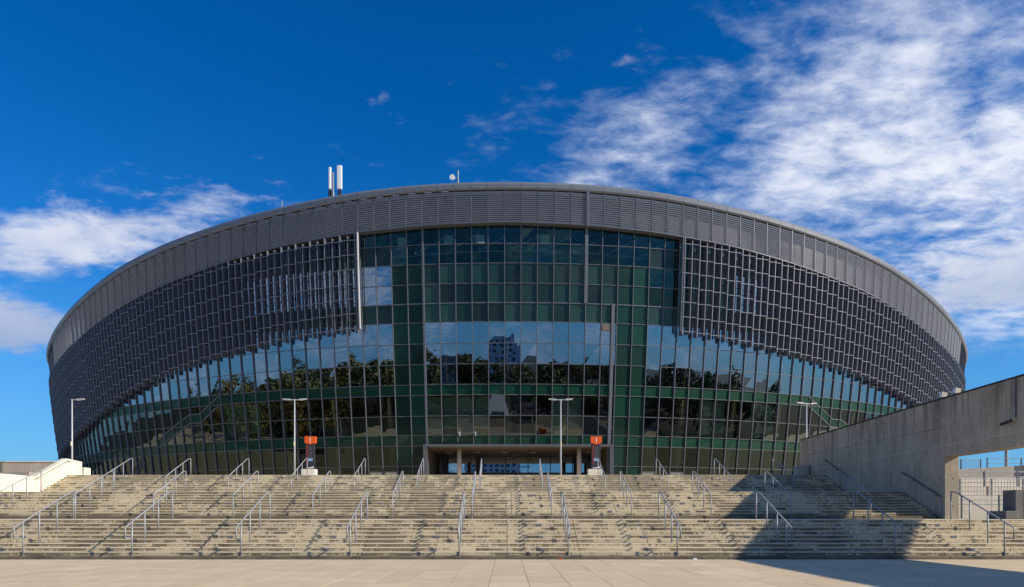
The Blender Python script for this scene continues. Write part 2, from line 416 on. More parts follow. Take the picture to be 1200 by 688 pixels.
def lean(z):
    u = min(max((z-4.3)/28, 0), 1); return -2.9*(1-u)**1.4
def FP(s, z, o=0.):
    t = s2t(s); nx, ny = math.sin(t)/EA, -math.cos(t)/EB; l = math.hypot(nx, ny); nx /= l; ny /= l
    d = lean(z)+o
    return Vector((EA*math.sin(t)+nx*d, EY+EB*(1-math.cos(t))+ny*d, z))
def sk(k): return S0+k*BAY
G3 = 4.31
arena = empty('arena_building', (0, EY, G3))
tag(arena, 'huge oval glass arena with louvred rim and metal fin screens at top of the stairs', 'arena')

ROWS = [4.33, 6.95, 9.12, 10.25, 12.29, 14.48, 15.59, 17.71, 19.86, 22.06, 24.01, 26.0, 28.06, 30.07]   # transom heights
KMAX = 60
PORT_L, PORT_R = sk(-5)+.0, 11.35
mull_s = [sk(k) for k in range(-KMAX, KMAX+1)]
mull_s = sorted(mull_s)
# glass and panels
pane_list = []
for i in range(len(mull_s)-1):
    k = i-KMAX                       # bay between mullion k and k+1
    a, b = mull_s[i], mull_s[i+1]
    tm = s2t((a+b)/2); top = z_lou(tm)+.25
    for r in range(len(ROWS)):
        z0 = ROWS[r]; z1 = ROWS[r+1] if r+1 < len(ROWS) else top
        if z0 >= top-.1: break
        z1 = min(z1, top)
        if r < 2 and PORT_L-.1 < (a+b)/2 < PORT_R: continue
        stripe = k in (-7, -6) or k in (7, 8)
        if r in (2, 5): kind = 'green_panel'
        elif stripe and r <= 11: kind = 'frit_stripe'
        elif r in (0, 1): kind = 'glass_low'
        elif r in (3, 4): kind = 'glass_clear'
        elif r in (6, 7, 8): kind = 'glass_mirror'
        elif r == 9: kind = 'frit_green'
        elif r == 13: kind = 'glass_upper'
        elif r in (10, 11): kind = 'frit_green' if -7 <= k <= 8 else 'glass_upper' if 9 <= k <= 14 else 'glass_mirror'
        else: kind = 'frit_green' if (k in (-9, -8) or k > 8 or k < -9) and r == 12 else 'glass_upper' if r == 12 else 'frit_green'
        # frontage size used to rank which ones get their own object
        c = FP((a+b)/2, (z0+z1)/2); hidden = (k < -9 or k >= 11) and z0 > z_scr(tm)
        rank = -999 if hidden else (z1-z0)/c.y/(c.y)*1000
        pane_list.append((rank, k, r, a, b, z0, z1, kind, top))
pane_list.sort(key=lambda q: -q[0])
big = pane_list[:299]; rest = pane_list[299:]
rnd = random.Random(3)
def pane_quad(mb, a, b, z0, z1, o=0.):
    # each pane is a thin flat unit, a couple of millimetres out of true
    j = [rnd.uniform(-.010, .010) for _ in range(4)]
    P = [FP(a+.02, z0, o+j[0]), FP(b-.02, z0, o+j[1]), FP(b-.02, z1, o+j[2]), FP(a+.02, z1, o+j[3])]
    mb.quad(*P)
gnames = ['glass_low', 'glass_clear', 'glass_mirror', 'glass_upper', 'green_panel', 'frit_green', 'frit_stripe']
for rk, k, r, a, b, z0, z1, kind, top in big:
    mb = MB(); pane_quad(mb, a, b, z0, z1)
    mb.build('glass_pane' if kind.startswith('glass') else 'green_panel', kind, arena)
mb = MB()
for rk, k, r, a, b, z0, z1, kind, top in rest:
    mb.cur = gnames.index(kind); pane_quad(mb, a, b, z0, z1)
o = mb.build('glass_pane', gnames, arena); o['kind'] = 'stuff'

# mullions
def rib(mb, s, z0, z1, w_, o0, o1, n=5):
    for i in range(n):
        za, zb = z0+(z1-z0)*i/n, z0+(z1-z0)*(i+1)/n
        mb.hexa([FP(s-w_/2, za, o0), FP(s+w_/2, za, o0), FP(s+w_/2, za, o1), FP(s-w_/2, za, o1)],
                [FP(s-w_/2, zb, o0), FP(s+w_/2, zb, o0), FP(s+w_/2, zb, o1), FP(s-w_/2, zb, o1)])
for i, s in enumerate(mull_s):
    z0 = 9.1 if PORT_L+.1 < s < PORT_R-.1 else G3
    mb = MB(); rib(mb, s, z0, z_lou(s2t(s))+.2, .070, -.06, .18)
    if i-KMAX == 7:
        pass
    mb.build('mullion', 'mullion_metal', arena)
# the heavier joint posts of the middle field
for s, z0, z1 in ((sk(5)+.0, 24.0, 32.0), (PORT_R, G3, 24.05), (sk(-5), G3, 32.)):
    mb = MB(); rib(mb, s, z0, z1, .34 if s > 0 else .20, .0, .24 if z1 < 33 else .95 if False else .24)
    mb.build('joint_post', 'mullion_metal', arena)
mb = MB(); rib(mb, sk(5), 31.7, 35.42, .30, .6, .90); mb.build('joint_post', 'mullion_metal', arena)
# transoms, one rail round the building per storey line
for r, z in enumerate(ROWS[1:]):
    mb = MB(); hh = .03 if z not in (24.01,) else .055
    for i in range(len(mull_s)-1):
        a, b = mull_s[i], mull_s[i+1]
        if z > z_lou(s2t((a+b)/2)): continue
        if z < 9 and PORT_L-.1 < (a+b)/2 < PORT_R: continue
        mb.hexa([FP(a, z-hh, -.05), FP(b, z-hh, -.05), FP(b, z-hh, .09), FP(a, z-hh, .09)],
                [FP(a, z+hh, -.05), FP(b, z+hh, -.05), FP(b, z+hh, .09), FP(a, z+hh, .09)])
    mb.build('transom', 'mullion_metal', arena)
# base rail
# slanting stair panels set into the lower glazing
def slant(pts, h=1.0):
    mb = MB(); mb.cur = 0
    for (s0, z0), (s1, z1) in zip(pts, pts[1:]):
        n = 6
        for i in range(n):
            sa, sb = s0+(s1-s0)*i/n, s0+(s1-s0)*(i+1)/n; za, zb = z0+(z1-z0)*i/n, z0+(z1-z0)*(i+1)/n
            mb.cur = 0
            L = [(sa, za), (sb, zb)] if sa < sb else [(sb, zb), (sa, za)]
            (sa_, za_), (sb_, zb_) = L
            mb.quad(FP(sa_, za_, .035), FP(sb_, zb_, .035), FP(sb_, zb_+h, .035), FP(sa_, za_+h, .035))
            mb.cur = 1
            for q in (0, h):
                mb.hexa([FP(sa_, za_+q-.05, .03), FP(sb_, zb_+q-.05, .03), FP(sb_, zb_+q-.05, .10), FP(sa_, za_+q-.05, .10)],
                        [FP(sa_, za_+q+.05, .03), FP(sb_, zb_+q+.05, .03), FP(sb_, zb_+q+.05, .10), FP(sa_, za_+q+.05, .10)])
    mb.build('stair_panel', ['green_panel', 'mullion_metal'], arena)
slant([(-46.5, 10.0), (-40.2, 12.6), (-38.3, 12.6), (-35.0, 14.5)])
slant([(-56, 4.9), (-50.0, 8.4)])
slant([(37.2, 14.5), (41.5, 12.2), (43.2, 12.2), (49, 9.9)])

# louvred rim: blades, posts, cap
KL = 50
for k in range(-45, 45):
    a, b = sk(k)+.05, sk(k+1)-.05
    ta = s2t(a); tb = s2t(b)
    mb = MB(); n = 15
    la, lb = z_lou(ta), z_lou(tb); ra, rb = z_rim(ta)-.95, z_rim(tb)-.95
    for i in range(n):
        f = i/(n-1); za = la+.12+(ra-la-.2)*f; zb = lb+.12+(rb-lb-.2)*f
        h = .120
        A0, B0 = FP(a, za-h/2, .80), FP(b, zb-h/2, .80); A1, B1 = FP(a, za+h/2, .93), FP(b, zb+h/2, .93)
        th = Vector((0, 0, .018))
        # a blade leans out at its head: lit from above and open below
        mb.hexa([FP(a, za-h/2, .68), FP(b, zb-h/2, .68), FP(b, zb-h/2, .665), FP(a, za-h/2, .665)],
                [FP(a, za+h/2, .745), FP(b, zb+h/2, .745), FP(b, zb+h/2, .73), FP(a, za+h/2, .73)])
    mb.build('louvre_panel', 'louvre_metal', arena)
for k in range(-KL, KL+1):
    s = sk(k); t = s2t(s); mb = MB()
    rib(mb, s, z_lou(t)-.05, z_rim(t)-.8, .055, .45, .765, 1)
    mb.build('louvre_post', 'mullion_metal', arena)
for k in list(range(-KMAX, -45))+list(range(45, KMAX)):
    a, b = sk(k), sk(k+1); ta, tb = s2t(a), s2t(b)
    mb = MB(); mb.quad(FP(a, z_lou(ta), .3), FP(b, z_lou(tb), .3), FP(b, z_rim(tb)-.7, .3), FP(a, z_rim(ta)-.7, .3)); mb.build('rim_glass', 'glass_mirror', arena)
# inner bracing of the parapet, seen only where the louvres thin out
mb = MB()
for k in range(-KMAX, KMAX+1):
    s = sk(k); t = s2t(s)
    mb.tube([FP(s, z_lou(t)+.3, -2.2), FP(s, z_rim(t)-.9, .3)], .07, 5)
    mb.tube([FP(s, z_rim(t)-.9, -2.2), FP(s, z_rim(t)-.9, .5)], .07, 5)
o = mb.build('parapet_strut', 'truss_steel', arena); o['kind'] = 'stuff'
# dark backing added along the front so the louvre gaps read dark
mb = MB()
for k in range(-37, 41):
    a, b = sk(k), sk(k+1); ta, tb = s2t(a), s2t(b)
    mb.hexa([FP(a, z_lou(ta)+.1, -.35), FP(b, z_lou(tb)+.1, -.35), FP(b, z_lou(tb)+.1, -.25), FP(a, z_lou(ta)+.1, -.25)],
            [FP(a, z_rim(ta)-.75, -.35), FP(b, z_rim(tb)-.75, -.35), FP(b, z_rim(tb)-.75, -.25), FP(a, z_rim(ta)-.75, -.25)])
mb.build('louvre_dark_backing', 'dark_metal', arena)
# lower rail under the louvres
mb = MB()
for k in range(-KMAX, KMAX):
    a, b = sk(k), sk(k+1); za, zb = z_lou(s2t(a)), z_lou(s2t(b))
    mb.hexa([FP(a, za-.09, .0), FP(b, zb-.09, .0), FP(b, zb-.09, .80), FP(a, za-.09, .80)],
            [FP(a, za+.0, .0), FP(b, zb+.0, .0), FP(b, zb+.0, .80), FP(a, za+.0, .80)])
mb.build('louvre_sill', 'mullion_metal', arena)
# rim cap in segments, a bowed gutter profile
for k in range(-KMAX, KMAX):
    a, b = sk(k)+.012, sk(k+1)-.012; mb = MB()
    za, zb = z_rim(s2t(a)), z_rim(s2t(b))
    prof = [(.76, -.80), (.90, -.66), (.95, -.30), (.82, -.05), (.4, 0.0), (-.9, 0.), (-.9, -.5), (.5, -.80)]
    i0 = len(mb.v)
    for (o_, dz) in prof: mb.v.append(tuple(FP(a, za+dz, o_)))
    for (o_, dz) in prof: mb.v.append(tuple(FP(b, zb+dz, o_)))
    n = len(prof)
    for j in range(n): mb.f.append((i0+j, i0+(j+1) % n, i0+n+(j+1) % n, i0+n+j)); mb.m.append(0)
    mb.f.append(tuple(i0+j for j in range(n))); mb.m.append(0); mb.f.append(tuple(i0+n+j for j in range(n))[::-1]); mb.m.append(0)
    mb.build('rim_cap', 'cap_metal', arena)
# thin bright guard wire on the cap
mb = MB(); pts = [FP(sk(k), z_rim(s2t(sk(k)))+.10, .4) for k in range(-KMAX, KMAX+1)]
mb.tube(pts, .03, 4); mb.build('edge_rail', 'rail_steel', arena)
for k in (-9, -8, 9, 11):
    a, b = sk(k)+.12, sk(k+1)-.12; mb = MB(); mb.quad(FP(a, 4.4, .05), FP(b, 4.4, .05), FP(b, 6.3, .05), FP(a, 6.3, .05)); d_ = mb.build('side_door', 'glass_entrance', arena)
    mb = MB()
    for q0, q1, w0, w1 in ((a-.04, a+.05, 4.33, 6.42), (b-.05, b+.04, 4.33, 6.42), (a+.05, b-.05, 6.32, 6.42)):
        mb.hexa([FP(q0, w0, .03), FP(q1, w0, .03), FP(q1, w0, .15), FP(q0, w0, .15)], [FP(q0, w1, .03), FP(q1, w1, .03), FP(q1, w1, .15), FP(q0, w1, .15)])
    mb.build('door_frame', 'mullion_metal', d_)
for k in (-5, -4, -3, -2, 3, 4, -20, -19, -18, 13, 14, 17, 18):
    a, b = sk(k)+.1, sk(k+1)-.1; z0 = 10.4 if k % 2 else 11.0
    mb = MB(); mb.hexa([FP(a, z0, -.5), FP(b, z0, -.5), FP(b, z0, -.55), FP(a, z0, -.55)], [FP(a, 14.4, -.5), FP(b, 14.4, -.5), FP(b, 14.4, -.55), FP(a, 14.4, -.55)])
    mb.build('roller_blind', 'blind_fabric', arena)
# small brackets between louvre head and cap
mb = MB()
for k in range(-KL, -3):
    s = sk(k)+.75; t = s2t(s); z = z_rim(t)-.9
    mb.hexa([FP(s-.35, z-.04, .6), FP(s+.35, z-.04, .6), FP(s+.35, z-.04, .84), FP(s-.35, z-.04, .84)],
            [FP(s-.35, z+.05, .6), FP(s+.35, z+.05, .6), FP(s+.35, z+.05, .84), FP(s-.35, z+.05, .84)])
o = mb.build('cap_bracket', 'louvre_metal', arena); o['kind'] = 'stuff'

# fin screens on both flanks
cross = []; fins = []
def fin(mb, s, z0, z1, side, depth=.60, wd=.055):
    n = 4
    for i in range(n):
        za, zb = z0+(z1-z0)*i/n, z0+(z1-z0)*(i+1)/n
        d0, d1 = 1.0-depth, 1.0; sh = -side*.13
        mb.cur = 0
        mb.hexa([FP(s-wd/2, za, d1-.02), FP(s+wd/2, za, d1-.02), FP(s+wd/2+sh, za, d0), FP(s-wd/2+sh, za, d0)],
                [FP(s-wd/2, zb, d1-.02), FP(s+wd/2, zb, d1-.02), FP(s+wd/2+sh, zb, d0), FP(s-wd/2+sh, zb, d0)])
        mb.cur = 1
        mb.hexa([FP(s-wd/2-.005, za, d1-.018), FP(s-wd/2-.005, za, d1), FP(s+wd/2+.005, za, d1), FP(s+wd/2+.005, za, d1-.018)],
                [FP(s-wd/2-.005, zb, d1-.018), FP(s-wd/2-.005, zb, d1), FP(s+wd/2+.005, zb, d1), FP(s+wd/2+.005, zb, d1-.018)])
PITCH = 1.52
for side in (-1, 1):
    ks = range(11, KMAX) if side > 0 else range(-10, -KMAX-1, -1)
    for k in ks:
        a, b = sk(k), sk(k+1); t = s2t((a+b)/2)
        zb_, zt = z_scr(t), z_lou(t)-.12
        for q, ff in enumerate((.12, .60)):
            s = a+BAY*ff if side > 0 else b-BAY*ff
            mb = MB(); fin(mb, s, zb_-.38+.16*q, zt-.25*q, side); fins.append((abs(s), mb))
        z = zb_; j = 0
        while z < zt-.25:
            cross.append((abs(a)+abs(z-24)*.5, a, b, z, side)); z += PITCH
        # rail behind that ties each bay back to the glass
        mb = MB()
        for zz in (zb_+1.0, zb_+4.1, zb_+7.2):
            if zz < zt: mb.tube([FP((a+b)/2, zz, .1), FP((a+b)/2, zz, .6)], .06, 5)
        rib(mb, (a+b)/2+.3*side, zb_-.1, zt, .09, .30, .44, 4)
        mb.build('screen_bracket', 'fin_metal', arena)
for s, mb in fins: mb.build('screen_fin', ['fin_metal', 'fin_lit_edge'], arena)
cross.sort(key=lambda q: q[0])
def crossbar(mb, a, b, z, side):
    mb.cur = 0
    mb.hexa([FP(a+.02, z-.022, .88), FP(b-.02, z-.022, .88), FP(b-.02, z-.022, 1.03), FP(a+.02, z-.022, 1.03)],
            [FP(a+.02, z+.022, .88), FP(b-.02, z+.022, .88), FP(b-.02, z+.022, 1.03), FP(a+.02, z+.022, 1.03)])
    mb.cur = 1
    mb.hexa([FP(a+.02, z-.026, 1.031), FP(b-.02, z-.026, 1.031), FP(b-.02, z-.026, 1.045), FP(a+.02, z-.026, 1.045)],
            [FP(a+.02, z+.026, 1.031), FP(b-.02, z+.026, 1.031), FP(b-.02, z+.026, 1.045), FP(a+.02, z+.026, 1.045)])
for d_, a, b, z, side in cross[:300]:
    mb = MB(); crossbar(mb, a, b, z, side); mb.build('screen_crossbar', ['fin_metal', 'fin_lit_edge'], arena)
mb = MB()
for d_, a, b, z, side in cross[300:]: crossbar(mb, a, b, z, side)
o = mb.build('screen_crossbar', ['fin_metal', 'fin_lit_edge'], arena); o['kind'] = 'stuff'
for s, mt in ((sk(-9)+.08, 'white_metal'), (sk(11)-.05, 'fin_metal')):  # sunlit left plate and shaded right plate, put into the metal colour
    mb = MB(); rib(mb, s, z_scr(s2t(s))-.05, z_lou(s2t(s))-.1, .10, .72, 1.08, 5)
    mb.build('screen_end_plate', mt, arena)
# tan blind boxes seen between screen and glazing
for s, z in ((sk(-18)+.86, 20.6), (sk(6)+.75, 21.6)):
    mb = MB(); mb.hexa([FP(s-.62, z-.33, .04), FP(s+.62, z-.33, .04), FP(s+.62, z-.33, .16), FP(s-.62, z-.33, .16)], [FP(s-.62, z+.33, .04), FP(s+.62, z+.33, .04), FP(s+.62, z+.33, .16), FP(s-.62, z+.33, .16)])
    mb.build('blind_box', 'soffit_panel', arena)

# interior: roof, floor slabs, core wall, columns, trusses
def ring(name, z0f, z1f, oin, oout, mt, k0=-KMAX, k1=KMAX, skip=None):
    mb = MB()
    for k in range(k0, k1):
        a, b = sk(k), sk(k+1)
        if skip and skip((a+b)/2): continue
        za0, zb0 = z0f(s2t(a)), z0f(s2t(b)); za1, zb1 = z1f(s2t(a)), z1f(s2t(b))
        mb.hexa([FP(a, za0, oin), FP(b, zb0, oin), FP(b, zb0, oout), FP(a, za0, oout)], [FP(a, za1, oin), FP(b, zb1, oin), FP(b, zb1, oout), FP(a, za1, oout)])
    return mb.build(name, mt, arena)
inport = lambda s: PORT_L-.2 < s < PORT_R+.2
ring('floor_slab', lambda t: 9.30, lambda t: 10.1, -13, -.35, 'slab_edge', skip=inport)
ring('floor_slab', lambda t: 14.6, lambda t: 15.45, -13, -.35, 'slab_edge')
ring('floor_slab', lambda t: 22.2, lambda t: 22.9, -9, -.35, 'slab_edge')
ring('inner_wall', lambda t: G3, lambda t: z_lou(t)+.2, -13.6, -13., 'core_wall', skip=lambda s: inport(s) and False)
# roof shell, a shallow dome that stays below the rim
mb = MB(); N = 320; rings_ = 6
ctr = Vector((0, EY+EB, 0))
for j in range(rings_):
    f0, f1 = 1-j/rings_, 1-(j+1)/rings_
    for i in range(N):
        def rp(i_, f):
            t = 2*math.pi*i_/N - math.pi; tt = abs(t)
            return (EA*.998*math.sin(t)*f, EY+EB-EB*.998*math.cos(t)*f, (z_lou(tt)+.10)*f**.5+(1-f**.5)*33)
        mb.quad(rp(i, f0), rp(i+1, f0), rp(i+1, f1), rp(i, f1))
mb.build('roof', 'roof_membrane', arena)
# rear half of the drum
mb = MB()
for i in range(60):
    ta, tb = s2t(sk(KMAX))+(2*math.pi-2*s2t(sk(KMAX)))*i/60, s2t(sk(KMAX))+(2*math.pi-2*s2t(sk(KMAX)))*(i+1)/60
    def ep(t, z): return (EA*math.sin(t), EY+EB*(1-math.cos(t)), z)
    za, zb = z_rim(min(ta, 2*math.pi-ta)), z_rim(min(tb, 2*math.pi-tb))
    mb.quad(ep(ta, G3), ep(tb, G3), ep(tb, zb), ep(ta, za))
mb.build('rear_wall', 'fin_metal', arena)
rr = random.Random(11)
for k in range(-48, 49, 4):
    s = sk(k)+.4
    if inport(s): z0 = 10.0
    else: z0 = G3
    mb = MB(); mb.tube([FP(s, z0, -2.6), FP(s, 22.2, -1.2)], .34, 10); mb.build('inner_column', 'column_concrete', arena, smooth=True)
mb = MB()
for k in range(-50, 50, 2):
    s = sk(k)+.6; t = s2t(s); z = z_lou(t)
    mb.tube([FP(s, z-.4, -.8), FP(s, z-.4, -12)], .10, 5); mb.tube([FP(s, z-2.4, -.8), FP(s, z-2.4, -12)], .09, 5)
    for j in range(5):
        mb.tube([FP(s, z-.4 if j % 2 else z-2.4, -.8-j*2.2), FP(s, z-2.4 if j % 2 else z-.4, -3.0-j*2.2)], .06, 5)
    mb.tube([FP(s, z-2.3, -1.0), FP(s+BAY*2, z-.5, -1.0)], .07, 5)
    mb.tube([FP(s, z-2.35, -1.0), FP(s+BAY*2, z-2.35, -1.0)], .08, 5)
o = mb.build('roof_truss', 'truss_steel', arena); o['kind'] = 'stuff'
mb = MB()
for i in range(26):
    s = rr.uniform(-60, 60); zf = rr.choice([10.1, 10.1, 15.45, G3])
    w_ = rr.uniform(.6, 2.6); h = rr.uniform(.8, 2.2); o_ = -rr.uniform(2, 10)
    if inport(s) and zf < 6: continue
    mb.hexa([FP(s, zf, o_), FP(s+w_, zf, o_), FP(s+w_, zf, o_-.7), FP(s, zf, o_-.7)], [FP(s, zf+h, o_), FP(s+w_, zf+h, o_), FP(s+w_, zf+h, o_-.7), FP(s, zf+h, o_-.7)])
o = mb.build('foyer_furniture', 'inner_white', arena); o['kind'] = 'stuff'
# white service units hung behind the top row of glass
for s in (sk(-7)+.9, sk(-2)+.8, sk(2)+.9, sk(-4)+.8):
    mb = MB(); c = FP(s, 30.6, -1.2)
    mb.box(c.x-.5, c.x+.5, c.y-.2, c.y+.3, 30.5, 31.4); mb.build('service_unit', 'inner_white', arena)

# entrance portal
PL, PR = -8.60, 11.05; YF = 77.25; YB = 89.5; PZ = 9.08
mb = MB(); mb.box(PL-.15, PR+.15, YF-.25, YB+.3, PZ-.12, PZ+.10); mb.build('portal_soffit', 'soffit_panel', arena)
for x_, n_ in ((PL-.42, 0), (PR-.02, 1)):
    mb = MB(); mb.box(x_, x_+.44, YF-.32, YF+.28, G3, PZ-.122); mb.build('portal_jamb', 'portal_metal', arena)
mb = MB(); mb.box(PL-.42, PR+.42, YF-.34, YF-.02, PZ-.118, PZ+.16); mb.build('portal_lintel', 'portal_metal', arena)
for x_ in (PL-.35, PR+.05):
    mb = MB()
    for j in range(4):
        y0 = YF+.30+j*(YB-YF-.4)/4; y1 = YF+.27+(j+1)*(YB-YF-.4)/4-.03
        mb.box(x_, x_+.28, y0, y1, G3, PZ-.14)
    mb.build('portal_side_wall', 'soffit_panel', arena)
dw = empty('entrance_screen', (1.2, YB, G3)); dw.parent = arena; dw.location = Vector((1.2, YB, G3))-OFF[arena.name]
nb = 7; xs = [PL+.1+i*(PR-PL-.2)/nb for i in range(nb+1)]
for i in range(nb):
    mb = MB(); mb.quad((xs[i]+.05, YB, 6.95), (xs[i+1]-.05, YB, 6.95), (xs[i+1]-.05, YB, 8.92), (xs[i]+.05, YB, 8.92)); mb.build('fanlight_pane', 'glass_entrance', dw)
    xm = (xs[i]+xs[i+1])/2
    for a, b in ((xs[i]+.05, xm-.03), (xm+.03, xs[i+1]-.05)):
        mb = MB(); mb.quad((a+.09, YB+.02, G3+.1), (b-.09, YB+.02, G3+.1), (b-.09, YB+.02, 6.55), (a+.09, YB+.02, 6.55)); mb.build('door_pane', 'glass_entrance', dw)
        mb = MB(); mb.box(a, a+.09, YB-.04, YB+.05, G3, 6.64); mb.box(b-.09, b, YB-.04, YB+.05, G3, 6.64); mb.box(a+.09, b-.09, YB-.04, YB+.05, 6.55, 6.64); mb.box(a+.09, b-.09, YB-.04, YB+.05, G3, G3+.1)
        mb.build('door_frame', 'dark_metal', dw)
mb = MB(); mb.box(PL, PR, YB-.10, YB+.08, 6.66, 6.94); mb.build('door_header', 'dark_metal', dw)
for i in range(nb+1):
    mb = MB(); mb.box(xs[i]-.045, xs[i]+.045, YB-.12, YB+.10, G3, 6.655); mb.box(xs[i]-.045, xs[i]+.045, YB-.12, YB+.10, 6.945, PZ-.13); mb.build('door_mullion', 'dark_metal', dw)
mb = MB(); mb.box(PL+.6, PL+1.2, YB-1.2, YB-.6, G3, PZ-.13); mb.box(3.0-6.9, 3.5-6.9, YB-1.2, YB-.6, G3, PZ-.13); mb.box(8.4, 9.0, YB-1.2, YB-.6, G3, PZ-.13)
mb.build('inner_pier', 'dark_metal', arena)
for i in range(6):
    x_ = PL+1.6+i*3.25
    mb = MB(); mb.box(x_, x_+.55, 83.6, 84.2, PZ-.165, PZ-.122); mb.build('soffit_light', 'column_concrete', arena)
for x_ in (-5.27, 7.92):
    mb = MB(); mb.tube([(x_, 78.9, G3), (x_, 78.9, PZ-.12)], .25, 20); mb.build('portal_column', 'column_concrete', arena, smooth=True)
# lettering on the fanlight
def text(body, size, loc, rot, mt, name, parent=None, extrude=.01, shear=0):
    cu = bpy.data.curves.new(name, 'FONT'); cu.body = body; cu.size = size; cu.extrude = extrude; cu.align_x = 'CENTER'; cu.align_y = 'CENTER'; cu.shear = shear
    tmp = bpy.data.objects.new('tmp', cu); COL.objects.link(tmp)
    bpy.context.view_layer.update()
    me = bpy.data.meshes.new_from_object(tmp.evaluated_get(bpy.context.evaluated_depsgraph_get()))
    bpy.data.objects.remove(tmp); me.materials.clear(); me.materials.append(M[mt])
    o = bpy.data.objects.new(name, me); COL.objects.link(o); o.rotation_euler = rot
    o.location = Vector(loc)-base(parent) if parent else loc
    if parent: o.parent = parent
    return o
text('Arena', .62, (2.0, YB-.03, 7.72), (R(90), 0, 0), 'dark_metal', 'window_lettering', dw, .006, .4)
# floodlight cameras on the frontage
for s, z in ((sk(-3)+.25, 10.45), (sk(-2)+.25, 10.45)):
    c = FP(s, z, .3); mb = MB(); mb.box(c.x-.09, c.x+.09, c.y-.28, c.y+.1, c.z-.08, c.z+.08); mb.box(c.x-.05, c.x+.05, c.y-.1, c.y+.2, c.z-.35, c.z-.12)
    mb.build('wall_spotlight', 'white_metal', arena)

# ------------------------------------------------------------------ ground
mb = MB(); mb.quad((-2500, -2500, -.30), (2500, -2500, -.30), (2500, 3000, -.30), (-2500, 3000, -.30))
struct(mb.build('ground', 'grass'))
mb = MB(); mb.box(-50, 50, -14, 25.58, -.28, -.025); plaza = struct(mb.build('plaza', 'joint_sand'))
# paving slabs
slabs = []
sw, sl = .912, 1.75
for i in range(-70, 71):
    for j in range(-6, 16):
        x0 = .50+i*sw; y1 = 25.50-j*sl; y0 = y1-sl
        if y0 < 0: continue
        yc = (y0+y1)/2; vis = abs(x0+sw/2) < yc*.72+1 and yc > 14.5
        slabs.append((0 if vis else 1, abs(x0)+(25-yc)*.1, x0, y0, y1))
slabs = [q for q in slabs if q[4] <= 25.51]
slabs.sort()
ps = random.Random(5)
def slab(mb, x0, y0, y1, h):
    g = .007; mb.box(x0+g, x0+sw-g, y0+g, y1-g, -.06, h)
shared = []
for q in range(6):
    mb = MB(); mb.box(-sw/2+.006, sw/2-.006, -sl/2+.006, sl/2-.006, -.055, -.0008*q); o = mb.build('paving_slab', 'paving', plaza); shared.append(o)
cnt = 0; mbr = MB()
for v, d_, x0, y0, y1 in slabs:
    if cnt < 294 and v == 0:
        q = shared[cnt % 6] if cnt < 6 else None
        o = shared[cnt] if cnt < 6 else ps.choice(shared).copy()
        if cnt >= 6: COL.objects.link(o)
        o.location = (x0+sw/2, (y0+y1)/2, 0); cnt += 1
    else: slab(mbr, x0, y0, y1, -.001*ps.randint(0, 4))
o = mbr.build('paving_slab', 'paving', plaza); o['kind'] = 'stuff'

# ------------------------------------------------------------------ stairs
RISE, TREAD, BL = .145, .35, 2.64
XL, XR = -29.7, 21.5
flights = []
def flight(name, y0, z0, kerb, x0, x1, desc_x0):
    # core under the blocks
    mb = MB()
    n = 10
    poly = [(y0+.03, z0-.3), (y0+.03, z0+kerb-.03)]
    for i in range(1, n):
        yy = y0+TREAD*(i-1)+.06; zz = z0+kerb+RISE*(i-1)
        poly += [(y0+TREAD*(i)+.05, z0+kerb+RISE*(i-1)-.04), (y0+TREAD*(i)+.05, z0+kerb+RISE*i-.04)]
    poly += [(y0+TREAD*9+1.2, z0+kerb+RISE*9-.04), (y0+TREAD*9+1.2, z0-.3)]
    mb.prism(poly, 'x', x0, x1)
    st = struct(mb.build(name, 'stair_core'))
    # kerb
    rs = random.Random(int(y0*10))
    nx = int(round((x1-x0)/BL)); bl = (x1-x0)/nx
    me = {}
    def block(h, dep, mt, tag_):
        key = (h, dep, mt)
        if key not in me:
            m2 = MB(); L = bl/2-.010
            # rounded front arris: chamfered profile
            prof = [(0, -h), (0, -.018), (.014, 0), (dep, 0), (dep, -h)]
            m2.prism(prof, 'x', -L, L); o = m2.build(tag_, mt, st); me[key] = o; first = True; return o
        o = me[key].copy(); COL.objects.link(o); return o
    for i in range(nx):
        xc = x0+(i+.5)*bl
        o = block(kerb, .50, 'kerb_stone', 'kerb_stone'); o.location = (xc, y0+rs.uniform(-.004, .004), z0+kerb)
    for r in range(1, 10):
        yy = y0+.02+TREAD*r; zz = z0+kerb+RISE*r
        dep = TREAD+.05 if r < 9 else 1.5
        for i in range(nx):
            xc = x0+(i+.5)*bl
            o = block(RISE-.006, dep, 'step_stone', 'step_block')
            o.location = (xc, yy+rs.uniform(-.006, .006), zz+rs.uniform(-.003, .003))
    flights.append(st); return st
YK1, YK2, YK3 = 25.6, 35.62, 45.18
L1, L2, L3 = 1.405, 2.855, 4.305
f1 = flight('lower_stair_flight', YK1, 0.0, .10, -31.68, 26.4, 0)
f2 = flight('middle_stair_flight', YK2, L1, .145, -34.32, XR-.02, 0)
f3 = flight('upper_stair_flight', YK3, L2, .145, XL+.05, XR-.02, 0)
